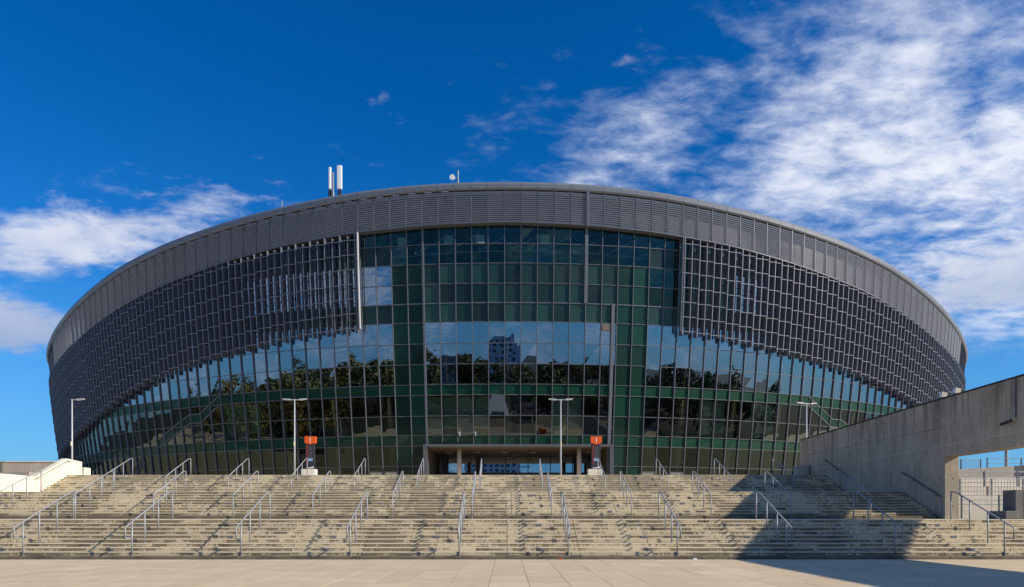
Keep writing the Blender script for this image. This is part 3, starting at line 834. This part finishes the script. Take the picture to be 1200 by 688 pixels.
# landings and terrace
mb = MB(); mb.box(-38, 40, YK1+TREAD*9+1.4, YK2+.3, -.28, L1-.004); struct(mb.build('lower_landing', 'paving'))
mb = MB(); mb.box(-38, XR, YK2+TREAD*9+1.4, YK3+.3, -.27, L2-.004); struct(mb.build('upper_landing', 'paving'))
mb = MB(); mb.box(-40, XR+.7, YK3+TREAD*9+1.4, 53, -.26, L3-.004); mb.box(-200, 300, 53, 320, -.26, L3-.004); struct(mb.build('terrace', 'paving'))
mb = MB(); mb.box(-38, -31.70, YK1, YK1+5, -.26, L1-.006); mb.box(26.42, 40, YK1+.0, YK1+5, -.26, L1-.006); struct(mb.build('side_bank', 'concrete_grey'))
mb = MB(); mb.box(-38, -34.34, YK2, YK2+5, -.25, L2-.008); struct(mb.build('side_bank', 'concrete_grey'))
mb = MB(); mb.box(-40, XL-.42, YK3, YK3+6, -.24, L3-.012); struct(mb.build('side_bank', 'concrete_grey'))

# recessed step lights beside each railing
RX = .24
def rail_x(k): return RX+(k+.5)*3.95
for st, y0, z0, kerb, ks in ((f1, YK1, 0, .10, range(-8, 6)), (f2, YK2, L1, .145, range(-9, 5)), (f3, YK3, L2, .145, range(-8, 5))):
    for k in ks:
        x_ = rail_x(k)-.95
        if not (-30 < x_ < 21): continue
        for r in (2, 5, 8):
            if y0 > 40 and r == 2: continue
            yy = y0+.02+TREAD*r; zz = z0+kerb+RISE*r
            mb = MB(); mb.box(x_-.105, x_+.105, yy-.007, yy+.02, zz-.118, zz-.03); 
            for j in range(3): mb.box(x_-.105, x_+.105, yy-.012, yy-.0075, zz-.105+j*.027, zz-.095+j*.027)
            mb.build('step_light', 'grey_print', st)

# ------------------------------------------------------------------ railings
def place_word(k):
    return ['far left', 'left'][0]
def make_rail(kind, y0, z0, kerb):
    """one railing at x = 0; y0 kerb line, z0 level below"""
    r = empty('stair_handrail', (0, y0, z0))
    sl_ = RISE/TREAD; H = 1.08
    zb = z0+kerb
    def rz(yy): return zb+sl_*(yy-y0)+H
    yA = y0+.36 if kind == 'lower' else y0-.10
    yT = y0+TREAD*9+.05; yE = yT+.30
    pts = []
    if kind == 'lower':
        yN = y0-.12
        pts = [(0, yA, rz(yN)-.38), (0, yN, rz(yN)-.38), (0, yN, rz(yN)-.03), (0, yN+.03, rz(yN+.03)), (0, yT, rz(yT)), (0, yE, rz(yT)+.02)]
    else:
        pts = [(0, yA, rz(yA)), (0, yT, rz(yT)), (0, yE, rz(yT)+.02)]
    if kind == 'upper': pass
    MB().tube(pts, .026, 8).build('handrail', 'rail_steel', r, smooth=True)
    ys = [yA, y0+TREAD*3+.22, y0+TREAD*6+.22, yE]
    for i, yy in enumerate(ys):
        n = int((yy-y0-.02)//TREAD); n = max(0, min(9, n)); zf = zb+RISE*n if yy > y0 else z0
        top = rz(yT)+.0 if i == 3 else rz(yy)-.01
        p = MB().tube([(0, yy, zf), (0, yy, top)], .027, 8).build('post', 'rail_steel', r, smooth=True)
        fl = MB().tube([(0, yy, zf), (0, yy, zf+.012)], .06, 10); fl.build('base_plate', 'rail_steel', p)
    return r
near = {
 'lower': ['farthest left lower handrail, its top end beside the tall left middle railing', 'second lower handrail from the left', 'third lower handrail from the left', 'fourth lower handrail from the left',
           'lower handrail just left of the central axis, seen almost end on', 'lower handrail just right of the central axis, below the right lamp post', 'second lower handrail right of the centre', 'lower handrail whose foot stands at the edge of the wall shadow', 'lower handrail standing wholly in the wall shadow', 'lower handrail in the sunlit patch by the concrete pillar'],
}
def pos_phrase(x_):
    return ''
RAILG = {'lower': 'handrails on the lower stair flight', 'middle': 'handrails on the middle stair flight', 'upper': 'handrails on the upper stair flight'}
ordn = ['leftmost', 'second from left', 'third from left', 'fourth from left', 'fifth from left', 'sixth from left', 'seventh from left', 'eighth from left', 'ninth from left', 'tenth from left', 'eleventh from left', 'rightmost']
for kind, y0, z0, kerb, xs_, look in (
    ('lower', YK1, 0.0, .10, [rail_x(k) for k in range(-5, 5)], 'grey steel handrail with looped foot, %s on the lowest stair flight'),
    ('middle', YK2, L1, .145, [rail_x(k) for k in range(-7, 5)], 'grey steel handrail with four posts, %s on the middle stair flight'),
    ('upper', YK3, L2, .145, [rail_x(k) for k in range(-7, 5)], 'small grey steel handrail, %s on the top stair flight')):
    proto = make_rail(kind, y0, z0, kerb)
    for i, x_ in enumerate(xs_):
        o = proto if i == 0 else copy_tree(proto)
        o.location = (x_, y0, z0)
        word = ordn[i] if i < len(xs_)-1 else 'rightmost'
        tag(o, look % word, 'handrail', RAILG[kind])
# wall-mounted rails in the shade of the big wall
for kind, y0, z0, lab in (('m', YK2, L1, 'dark handrail bracketed to the concrete wall above the middle flight'), ('u', YK3, L2, 'dark handrail bracketed to the concrete wall above the top flight')):
    r = empty('wall_handrail', (XR-.08, y0, z0)); tag(r, lab, 'handrail', 'handrails fixed to the concrete wall')
    sl_ = RISE/TREAD; a, b = y0-.1, y0+3.2
    f = lambda yy: z0+.145+sl_*(yy-y0)+1.0
    xx = 21.47
    MB().tube([(xx, a, f(a)), (xx, b, f(b)), (xx, b+.3, f(b)+.02)], .03, 8).build('handrail', 'rail_blue', r, smooth=True)
    for yy in (a+.35, (a+b)/2, b-.1):
        MB().tube([(xx, yy, f(yy)-.03), (xx, yy, f(yy)-.10), (21.62, yy, f(yy)-.12)], .014, 6).build('bracket', 'rail_blue', r)
    if kind == 'm': MB().tube([(xx, a, z0), (xx, a, f(a))], .03, 8).build('post', 'rail_steel', r, smooth=True)

# ------------------------------------------------------------------ big concrete wall and beam on the right
WX0, WX1 = 21.56, 22.26
def wtop(yy): return 7.42-.0135*(yy-29) if yy > 29 else 7.42
wall = empty('concrete_wall', (21.9, 35.3, L1)); tag(wall, 'tall raw concrete wall with a long overhead beam beside the stairs', 'wall')
ys = [35.3, 37.75, 40.2, 42.65, 45.1, 47.55, 50.0, 52.8]
cast = 5.9
for a, b in zip(ys, ys[1:]):
    mb = MB(); g = .008
    mb.hexa([(WX0, a+g, L1-.3), (WX1, a+g, L1-.3), (WX1, b-g, L1-.3), (WX0, b-g, L1-.3)], [(WX0, a+g, cast), (WX1, a+g, cast), (WX1, b-g, cast), (WX0, b-g, cast)])
    mb.build('wall_panel', 'concrete', wall, bevel=.012)
    mb = MB(); mb.hexa([(WX0, a+g, cast+.012), (WX1, a+g, cast+.012), (WX1, b-g, cast+.012), (WX0, b-g, cast+.012)], [(WX0, a+g, wtop(a)), (WX1, a+g, wtop(a)), (WX1, b-g, wtop(b)), (WX0, b-g, wtop(b))])
    mb.build('wall_panel', 'concrete', wall, bevel=.012)
bys = [35.3, 31.6, 27.9, 24.2, 20.5, 16.8, 13.1, 9.4, 6.0]
for b, a in zip(bys, bys[1:]):
    mb = MB(); g = .008
    mb.hexa([(WX0, a+g, 4.47), (WX1, a+g, 4.47), (WX1, b-g, 4.47), (WX0, b-g, 4.47)], [(WX0, a+g, wtop(a)), (WX1, a+g, wtop(a)), (WX1, b-g, wtop(b)), (WX0, b-g, wtop(b))])
    mb.build('beam_segment', 'concrete', wall, bevel=.012)
mb = MB()
mb.hexa([(WX0+.05, 6.0, 4.5), (WX1-.05, 6.0, 4.5), (WX1-.05, 52.7, 4.5), (WX0+.05, 52.7, 4.5)], [(WX0+.05, 6., wtop(6)-.05), (WX1-.05, 6., wtop(6)-.05), (WX1-.05, 52.7, wtop(52.7)-.05), (WX0+.05, 52.7, wtop(52.7)-.05)])
mb.build('wall_core', 'stair_core', wall)
mb = MB(); mb.box(WX0, WX1, 6.0, 6.8, -.2, 4.46); mb.build('pillar', 'concrete', wall)
mb = MB()
for a, b in zip([6., 29., 52.8], [29., 52.8]): mb.hexa([(WX0-.05, a, wtop(a)+.003), (WX1+.05, a, wtop(a)+.003), (WX1+.05, b, wtop(b)+.003), (WX0-.05, b, wtop(b)+.003)], [(WX0-.05, a, wtop(a)+.06), (WX1+.05, a, wtop(a)+.06), (WX1+.05, b, wtop(b)+.06), (WX0-.05, b, wtop(b)+.06)])
mb.build('coping', 'dark_metal', wall)
# conduit and camera on the beam face
cd = empty('security_camera', (21.5, 30.5, 5.6)); tag(cd, 'small dark security camera on conduit fixed to the concrete beam', 'camera')
MB().tube([(21.53, 30.35, 7.44), (21.53, 30.35, 5.72)], .025, 6).build('conduit', 'rail_blue', cd)
mb = MB(); mb.box(21.42, 21.56, 30.28, 30.42, 5.58, 5.72); mb.build('junction_box', 'concrete_grey', cd)
MB().tube([(21.45, 30.40, 5.62), (21.36, 30.85, 5.52)], .06, 10).build('camera_body', 'dark_metal', cd)
MB().tube([(21.36, 30.86, 5.52), (21.34, 31.0, 5.49)], [.075, .06], 10).build('lens_hood', 'dark_metal', cd)
# two floodlights on the wall head
for i, (yy, lab) in enumerate(((36.2, 'small floodlight on the wall head, left one of the pair'), (35.1, 'small floodlight on the wall head, right one of the pair'))):
    fl = empty('floodlight', (22.1, yy, 7.4)); tag(fl, lab, 'floodlight', 'floodlights on the concrete wall')
    zt = wtop(yy)+.06
    MB().box(22.06, 22.14, yy-.03, yy+.03, zt, zt+.16).build('stand', 'dark_metal', fl)
    mb = MB(); mb.hexa([(21.86, yy-.13, zt+.14), (21.86, yy+.13, zt+.14), (21.90, yy+.13, zt+.42), (21.90, yy-.13, zt+.42)], [(22.16, yy-.10, zt+.18), (22.16, yy+.10, zt+.18), (22.18, yy+.10, zt+.36), (22.18, yy-.10, zt+.36)])
    mb.build('lamp_housing', 'column_concrete', fl)
    mb = MB(); mb.quad((21.855, yy-.11, zt+.16), (21.855, yy+.11, zt+.16), (21.893, yy+.11, zt+.40), (21.893, yy-.11, zt+.40)); mb.build('lamp_glass', 'white_print', fl)
# utility box at wall foot
mb = MB(); mb.box(20.55, 21.45, 50.9, 51.5, L3, L3+.82); o = mb.build('utility_box', 'concrete_grey', loc=(21, 51.2, L3), bevel=.03); tag(o, 'low grey utility box on the terrace against the shaded end of the wall', 'utility box')

# ------------------------------------------------------------------ left parapet
lp = empty('parapet_wall', (XL-.2, 44, L2)); tag(lp, 'bright cream concrete parapet stepping up the left side of the stairs', 'wall')
seg = [(36.0, 4.02, 40.6, 4.02), (40.6, 4.02, 45.2, 4.04), (45.2, 4.04, 48.35, 5.42), (48.35, 5.42, 50.1, 5.32)]
for a, za, b, zb in seg:
    g = .005; mb = MB(); x0, x1 = XL-.36, XL
    mb.hexa([(x0, a+g, L1), (x1, a+g, L1), (x1, b-g, L1), (x0, b-g, L1)], [(x0, a+g, za), (x1, a+g, za), (x1, b-g, zb), (x0, b-g, zb)])
    mb.build('wall_panel', 'concrete_pale', lp, bevel=.015)
wr = empty('wall_handrail', (XL+.07, 47, L2+1)); tag(wr, 'pale handrail bracketed to the bright left parapet', 'handrail')
MB().tube([(XL+.08, 45.0, 3.86), (XL+.08, 48.3, 5.24), (XL+.08, 48.7, 5.26)], .025, 8).build('handrail', 'rail_steel', wr, smooth=True)
for yy in (45.3, 46.8, 48.2):
    z_ = 3.86+(yy-45)*.418; MB().tube([(XL+.08, yy, z_-.03), (XL+.07, yy, z_-.1), (XL-.02, yy, z_-.12)], .014, 6).build('bracket', 'rail_steel', wr)
mb = MB(); mb.box(-31.25, -30.55, 51.8, 52.6, L3, 5.05); o = mb.build('concrete_block', 'concrete_pale', loc=(-30.9, 52.2, L3), bevel=.03); tag(o, 'small pale concrete block on the terrace behind the left parapet', 'block')
gw = empty('retaining_wall', (-56, 60, L3)); tag(gw, 'long weathered grey concrete wall at the far left below the sky', 'wall')
for i in range(8):
    a = -37.2-(i+1)*2.6; mb = MB(); mb.box(a+.008, a+2.592, 60, 60.4, L3-.1, 6.05); mb.build('wall_panel', 'concrete_grey', gw, bevel=.012)
for i in range(12):
    a = -58.0-(i+1)*2.6; mb = MB(); mb.box(a+.008, a+2.592, 60, 60.4, L3-.1, 6.05); mb.build('wall_panel', 'concrete_grey', gw)
mb = MB(); mb.box(-90, -37.15, 59.94, 60.46, 6.053, 6.13); mb.build('coping', 'concrete_pale', gw)

# ------------------------------------------------------------------ dark block at the right edge
db = empty('concrete_bench_block', (22.4, 31, L1)); tag(db, 'dark shaded concrete block with low ledge at the right edge of the stairs', 'block')
mb = MB(); mb.box(21.7, 25.2, 30.6, 31.4, L1, 2.66); mb.build('block', 'concrete_shaded', db, bevel=.02)
mb = MB(); mb.box(21.15, 21.694, 30.4, 31.5, L1, 1.76); mb.build('ledge', 'concrete_shaded', db, bevel=.02)

sw_ = empty('shade_wall', (27.3, 31, L1)); tag(sw_, 'unseen concrete wall added outside the right edge to shade the dark block', 'wall')
mb = MB(); mb.box(27.0, 27.6, 28.95, 33.2, L1-.3, 5.35); mb.build('wall_panel', 'concrete', sw_)  # unseen wall, added to throw shade on the block and steps
# ------------------------------------------------------------------ ramps and fences beyond the opening
def wall_thing(name, lab, x0, x1, y, z0, zl, zr, th=.35, mt='concrete_pale', n=1):
    r = empty(name, ((x0+x1)/2, y, z0)); tag(r, lab, 'wall')
    for i in range(n):
        a, b = x0+(x1-x0)*i/n, x0+(x1-x0)*(i+1)/n; za, zb = zl+(zr-zl)*i/n, zl+(zr-zl)*(i+1)/n
        mb = MB(); g = .006; mb.hexa([(a+g, y, z0), (b-g, y, z0), (b-g, y+th, z0), (a+g, y+th, z0)], [(a+g, y, za), (b-g, y, zb), (b-g, y+th, zb), (a+g, y+th, za)])
        mb.build('wall_panel', mt, r, bevel=.012)
    return r
wall_thing('ramp_wall', 'sunlit cream ramp wall just behind the pillar opening', 22.3, 40, 40.5, L1-.2, 2.65, 2.65, n=7)
mb = MB(); mb.box(22.3, 46, 40.86, 46.0, -.2, 2.62); struct(mb.build('ramp_landing', 'paving'))
wall_thing('ramp_wall', 'second cream ramp wall behind the low railing', 22.3, 44, 46.0, 2.4, 3.42, 3.42, n=7)
mb = MB(); mb.box(22.3, 46, 46.36, 52.0, -.2, 3.39); struct(mb.build('ramp_landing', 'paving'))
wall_thing('ramp_wall', 'brown sloping wall below the top fence', 30.0, 38.0, 52.4, 3.2, 4.75, 5.25, mt='concrete_grey', n=3)
wall_thing('ramp_wall', 'tall tan wall end with sloping top at the right edge', 37.9+.02, 46, 52.1, 3.2, 5.75, 5.2, mt='concrete_grey', n=2)
wall_thing('ramp_wall', 'pale low wall behind the bar fence', 22.3, 48, 50.2, 3.3, 4.2, 4.2, n=6)
def fence(name, lab, x0, x1, y, z0, h, bars, posts=1.9, step=.16, rails=(0, 1), zs=0.):
    r = empty(name, ((x0+x1)/2, y, z0)); tag(r, lab, 'fence')
    L = x1-x0
    for f in rails:
        zz = z0+.06+(h-.06)*f; MB().tube([(x0, y, zz), (x1, y, zz+zs)], .024, 6).build('rail', 'rail_steel', r)
    n = int(L/posts)
    for i in range(n+1):
        x_ = x0+L*i/n; mb = MB(); mb.box(x_-.04, x_+.04, y-.03, y+.03, z0, z0+h+.03+zs*i/n); mb.build('post', 'mullion_metal', r)
    if bars:
        nb_ = int(L/step); 
        for i in range(1, nb_):
            x_ = x0+L*i/nb_
            mb = MB(); mb.box(x_-.011, x_+.011, y-.011, y+.011, z0+.07, z0+h-.02); mb.build('bar', 'rail_steel', r)
fence('ramp_railing', 'three-rail steel railing standing in front of the lowest ramp wall', 22.8, 31.0, 39.2, L1, 1.25, False, 1.9, rails=(.6, .8, 1))
fence('ramp_railing', 'low railing with thick posts on top of the lowest ramp wall', 22.8, 34.0, 40.7, 2.65, .55, False, 2.0, rails=(.5, 1))
fence('ramp_railing', 'three-rail railing on the second ramp just behind the bar fence', 23.0, 38.0, 47.4, 3.39, 1.1, False, 1.9, rails=(.3, .65, 1))
fence('bar_fence', 'steel bar fence with posts along the middle ramp', 22.6, 36.5, 45.2, 2.62, 1.25, True, 1.75, .19)
fence('ramp_railing', 'double-rail railing behind the bar fence on the upper ramp', 23, 40.0, 49.2, 3.39, 1.15, False, 2.2, rails=(.35, .65, 1))
fence('bar_fence', 'short bar fence against the sky at the top of the ramps', 31.0, 37.4-2.0, 53.6, 4.6, 1.15, True, 1.45, .15)
fence('ramp_railing', 'thin railing against the sky beside the short bar fence', 35.9, 41.0, 53.6, 4.9, .95, False, 1.9, rails=(.6, 1))

# ------------------------------------------------------------------ lamp posts
def lamp(loc, h, arms, lab, rot=0.):
    r = empty('lamp_post', loc); r.rotation_euler.z = rot; tag(r, lab, 'lamp post', 'lamp posts on the terrace')
    OFF[r.name] = Vector((0, 0, 0))
    MB().tube([(0, 0, 0), (0, 0, h*.35), (0, 0, h)], [.075, .062, .05], 12).build('pole', 'white_metal', r, smooth=True)
    MB().tube([(0, 0, 0), (0, 0, .45)], .13, 12).build('base_sleeve', 'mullion_metal', r, smooth=True)
    MB().tube([(0, -.11, h*.43), (0, -.11, h*.43+.35)], .07, 8).build('sensor', 'column_concrete', r)
    for sgn in arms:
        MB().tube([(0, 0, h-.06), (sgn*.42, 0, h-.04)], .04, 8).build('arm', 'white_metal', r)
        mb = MB(); mb.hexa([(sgn*.38, -.13, h-.09), (sgn*.98, -.10, h-.01), (sgn*.98, .10, h-.01), (sgn*.38, .13, h-.09)], [(sgn*.38, -.13, h+.02), (sgn*.98, -.10, h+.05), (sgn*.98, .10, h+.05), (sgn*.38, .13, h+.02)])
        hd = mb.build('lamp_head', 'white_metal', r)
        mb = MB(); mb.hexa([(sgn*.45, -.09, h-.095), (sgn*.93, -.07, h-.03), (sgn*.93, .07, h-.03), (sgn*.45, .09, h-.095)], [(sgn*.45, -.09, h-.082), (sgn*.93, -.07, h-.018), (sgn*.93, .07, h-.018), (sgn*.45, .09, h-.082)])
        mb.build('lamp_glass', 'white_print', hd)
    return r
lamp((-17.05, 57.5, L3), 6.6, (-1, 1), 'white twin-armed lamp post on the terrace beside the left orange-topped sign')
lamp((4.3, 57.5, L3), 6.6, (-1, 1), 'white twin-armed lamp post in front of the entrance')
lamp((-34.9, 57.5, L3), 6.6, (1,), 'white single-armed lamp post behind the cream left parapet')
lamp((24.85, 59.5, L3), 6.6, (-1, 1), 'white lamp post partly hidden behind the right concrete wall', .3)
mb = MB(); mb.tube([(39.0, 56.0, L3), (39., 56., 9.5)], .12, 8); o = mb.build('flag_pole', 'rail_steel', loc=(39., 56., L3)); tag(o, 'tall plain grey pole seen through the opening under the beam', 'pole')

# ------------------------------------------------------------------ sign totems
def totem(cx, lab, num):
    yb = 56.0; r = empty('sign_totem', (cx, yb, L3)); tag(r, lab, 'sign', 'totem signs on the terrace')
    mb = MB(); mb.box(cx-.66, cx+.44, yb-.35, yb+.35, L3, 5.18); mb.build('plinth', 'concrete_pale', r, bevel=.02)
    b = MB(); b.box(cx-.37, cx+.33, yb-.12, yb+.12, 5.183, 7.25); bo = b.build('sign_body', 'dark_metal', r, bevel=.015)
    mb = MB(); z1, z0 = 7.74, 7.10; w2 = .43
    mb.prism([(cx-w2, z1), (cx-w2, z0+.14), (cx, z0), (cx+w2, z0+.14), (cx+w2, z1)], 'y', yb-.17, yb+.17); mb.build('sign_head', 'orange_paint', r)
    text('1', .52, (cx, yb-.176, 7.44), (R(90), 0, 0), 'white_print', 'numeral', r, .004)
    text('ARENA GLIWICE', .205, (cx-.24, yb-.126, 6.38), (R(90), R(90), 0), 'orange_print', 'vertical_lettering', r, .004)
    mb = MB()
    for i in range(9):
        mb.box(cx-.08, cx+.02+.2*((i*37 % 10)/10), yb-.126, yb-.1215, 6.95-i*.12, 6.98-i*.12)
    mb.build('text_lines', 'grey_print', r)
    mb = MB(); mb.box(cx-.20, cx+.18, yb-.126, yb-.1215, 5.82, 6.05); mb.build('picture_panel', 'blue_print', r)
    mb = MB(); mb.prism([(cx-.28, 5.26), (cx+.26, 5.26), (cx+.26, 5.42), (cx+.1, 5.34), (cx-.28, 5.30)], 'y', yb-.126, yb-.1215); mb.build('picture_panel', 'white_print', r)
totem(-15.35, 'dark sign totem with orange head left of the entrance by the lamp post', '1')
totem(6.95, 'dark sign totem with orange head by the right entrance column', '1')

# ------------------------------------------------------------------ roof antennas
ant = empty('antenna_mast', (-19.3, 79.3, 34)); tag(ant, 'tall roof mast carrying white cellular panel antennas', 'antenna')
cx, cy, zb = -19.24, 79.3, 35.2
MB().tube([(cx, cy, zb-2), (cx, cy, zb+4.3)], .11, 10).build('mast', 'rail_steel', ant, smooth=True)
for dx, z0, z1, w_ in ((-.36, 37.65, 40.05, .30), (.70, 37.65, 40.25, .56)):
    mb = MB(); mb.prism([(cx+dx-w_/2, cy-.12), (cx+dx-w_/2+.06, cy-.2), (cx+dx+w_/2-.06, cy-.2), (cx+dx+w_/2, cy-.12), (cx+dx+w_/2, cy+.1), (cx+dx-w_/2, cy+.1)], 'z', z0, z1); mb.build('panel_antenna', 'antenna_white', ant, bevel=.03)
    for zz in (38.1, 39.5): MB().tube([(cx, cy, zz), (cx+dx, cy, zz)], .04, 6).build('arm', 'rail_steel', ant)
    mb = MB(); mb.box(cx+dx-.18, cx+dx+.18, cy-.1, cy+.1, 36.9, 37.55); mb.build('radio_unit', 'dark_metal', ant, bevel=.02)
mb = MB(); mb.box(cx-.7, cx-.3, cy-.1, cy+.15, 35.4, 36.1); mb.box(cx-.28, cx-.12, cy-.1, cy+.1, 36.8, 37.4); mb.build('cable_box', 'mullion_metal', ant)
MB().tube([(cx-.3, cy-.1, 35.6), (cx-1.2, cy-.1, 36.6)], .04, 6).build('strut', 'rail_steel', ant)
a2 = empty('dish_antenna', (-5.6, 78, 35.5)); tag(a2, 'small round dish antenna on a short roof mast near the middle', 'antenna')
MB().tube([(-5.35, 78, 34.5), (-5.35, 78, 39.1)], .09, 8).build('mast', 'rail_steel', a2, smooth=True)
MB().tube([(-6.15, 78, 34.5), (-6.15, 78, 37.4)], .07, 8).build('mast', 'rail_steel', a2, smooth=True)
MB().tube([(-5.95, 77.9, 38.3), (-5.95, 77.75, 38.3)], .30, 16).build('dish', 'antenna_white', a2)
MB().tube([(-5.95, 78, 38.3), (-5.35, 78, 38.3)], .04, 6).build('arm', 'rail_steel', a2)
MB().tube([(-5.35, 78, 37.8), (-6.15, 78, 37.0)], .035, 6).build('arm', 'rail_steel', a2)
a3 = MB().tube([(-25.6, 81.5, 33.5), (-25.6, 81.5, 37.4)], .045, 6).build('whip_antenna', 'rail_steel', loc=(-25.6, 81.5, 33.5)); tag(a3, 'thin white whip antenna on the left part of the roof rim', 'antenna')

# ------------------------------------------------------------------ litter at stair foot
for i, (x_, c, lab) in enumerate(((2.55, 'orange_print', 'tiny scrap of red litter at the foot of the stairs'), (3.95+.1, 'white_print', 'tiny scrap of white litter at the foot of the stairs'))):
    xx = {0: 1.83, 1: 6.6}[i]
    mb = MB(); mb.hexa([(xx, 25.45, 0), (xx+.16, 25.43, 0), (xx+.14, 25.52, 0), (xx+.02, 25.54, 0)], [(xx+.02, 25.47, .04), (xx+.12, 25.45, .06), (xx+.11, 25.50, .05), (xx+.03, 25.51, .03)])
    o = mb.build('litter', c, loc=(xx, 25.5, 0)); tag(o, lab, 'litter')

# ------------------------------------------------------------------ town behind the viewer, mirrored in the glass
rt = random.Random(21)
mb = MB(); lf = MB()
def leafclump(c, r, n):
    for _ in range(n):
        d = Vector((rt.gauss(0, 1), rt.gauss(0, 1), rt.gauss(0, 1))).normalized()*r*rt.uniform(.55, 1.05)
        p = c+Vector((d.x, d.y, d.z*.9)); u = Vector((rt.gauss(0, 1), rt.gauss(0, 1), rt.gauss(0, 1))).normalized(); v = u.cross(d).normalized() if u.cross(d).length > .1 else Vector((1, 0, 0))
        sz = rt.uniform(.22, .55); lf.quad(p-u*sz, p-v*sz, p+u*sz, p+v*sz)
for i in range(270):
    a = R(rt.uniform(-100, 100)); d = rt.uniform(88, 200) if i < 225 else rt.uniform(38, 85)
    lf.cur = rt.choice((0, 0, 0, 1, 2))
    X, Y = math.sin(a)*d, -math.cos(a)*d
    if abs(X) < 12 and Y > -120: continue
    if Y > -28: continue
    h = rt.uniform(12, 19)*(1.25 if X < -40 else 1.0)*(1 if i < 225 else .4)
    mb.tube([(X, Y, -.3), (X, Y, h*.5)], [.35, .2], 6, False)
    for _ in range(9):
        leafclump(Vector((X+rt.uniform(-3.4, 3.4), Y+rt.uniform(-3.4, 3.4), h*rt.uniform(.35, .88))), rt.uniform(1.7, 3.1), 80)
for i in range(95):
    lf.cur = rt.choice((0, 0, 1, 0, 2))
    X, Y = (rt.uniform(-150, -64), rt.uniform(-60, 62)) if i < 68 else (rt.uniform(80, 150), rt.uniform(-60, 30))
    h = rt.uniform(12, 21); mb.tube([(X, Y, -.3), (X, Y, h*.6)], [.35, .2], 6, False)
    for _ in range(9): leafclump(Vector((X+rt.uniform(-3.4, 3.4), Y+rt.uniform(-3.4, 3.4), h*rt.uniform(.3, .88))), rt.uniform(1.7, 3.1), 80)
o = mb.build('woodland_trunks', 'bark'); o['kind'] = 'stuff'; 
o2 = lf.build('woodland', ['foliage', 'foliage_autumn', 'foliage_yellow']); o2['kind'] = 'stuff'
mb = MB(); mb.box(-300, 300, -78, -68, -.29, -.22); mb.box(-40, 70, -60, -34, -.29, -.22); struct(mb.build('road', 'asphalt'))
mb = MB()
for i in range(44):
    X = -38+2.7*(i % 22)+rt.uniform(-.2, .2)+(0 if i < 22 else 40); Y = -40 if i < 22 else -54
    if rt.random() < .25: continue
    mb.cur = rt.choice((0, 1, 2)); mb.hexa([(X, Y, .1), (X+1.8, Y, .1), (X+1.8, Y+4.3, .1), (X, Y+4.3, .1)], [(X, Y, .75), (X+1.8, Y, .75), (X+1.8, Y+4.3, .75), (X, Y+4.3, .75)])
    mb.hexa([(X+.05, Y+.7, .75), (X+1.75, Y+.7, .75), (X+1.75, Y+3.6, .75), (X+.05, Y+3.6, .75)], [(X+.3, Y+1.3, 1.4), (X+1.5, Y+1.3, 1.4), (X+1.5, Y+3.1, 1.4), (X+.3, Y+3.1, 1.4)])
o = mb.build('parked_cars', ['white_metal', 'dark_metal', 'grey_print']); o['kind'] = 'stuff'
def tower(X, Y, w_, dep, h, mt, lab, fl):
    r = empty('apartment_block', (X, Y, -.3)); tag(r, lab, 'building')
    MB().box(X-w_/2, X+w_/2, Y-dep/2, Y+dep/2, -.3, h).build('wall', mt, r)
    mb = MB(); nf = int(h/3); nc = int(w_/3.2)
    for f in range(nf):
        for c in range(nc):
            x0 = X-w_/2+1+c*(w_-2)/nc
            mb.box(x0, x0+1.7, Y+dep/2, Y+dep/2+.05, f*3+1, f*3+2.4)
    o = mb.build('window', 'blue_grey', r); o['kind'] = 'stuff'
tower(-8, -215, 30, 14, 31, 'white_print', 'pale high-rise apartment block behind the viewer mirrored in the glass', 10)
tower(82, -190, 16, 14, 17, 'concrete_grey', 'grey tower block behind the viewer on the right', 10)
tower(60, -200, 14, 14, 13, 'concrete_grey', 'lower grey block behind the viewer beside the tower', 8)
tower(-70, -260, 40, 14, 22, 'concrete_grey', 'long low block behind the viewer on the left', 7)
cn = empty('event_pavilion', (-3.5, -43, 0)); tag(cn, 'white tent pavilion on the grass behind the viewer', 'pavilion')
mb = MB(); mb.hexa([(-12, -30, 0), (2, -30, 0), (1, -50, 0), (-10, -50, 0)], [(-12, -30, .8), (2, -30, .8), (-2, -49, 9.8), (-7.5, -49, 9.8)]); mb.build('canopy', 'white_print', cn)
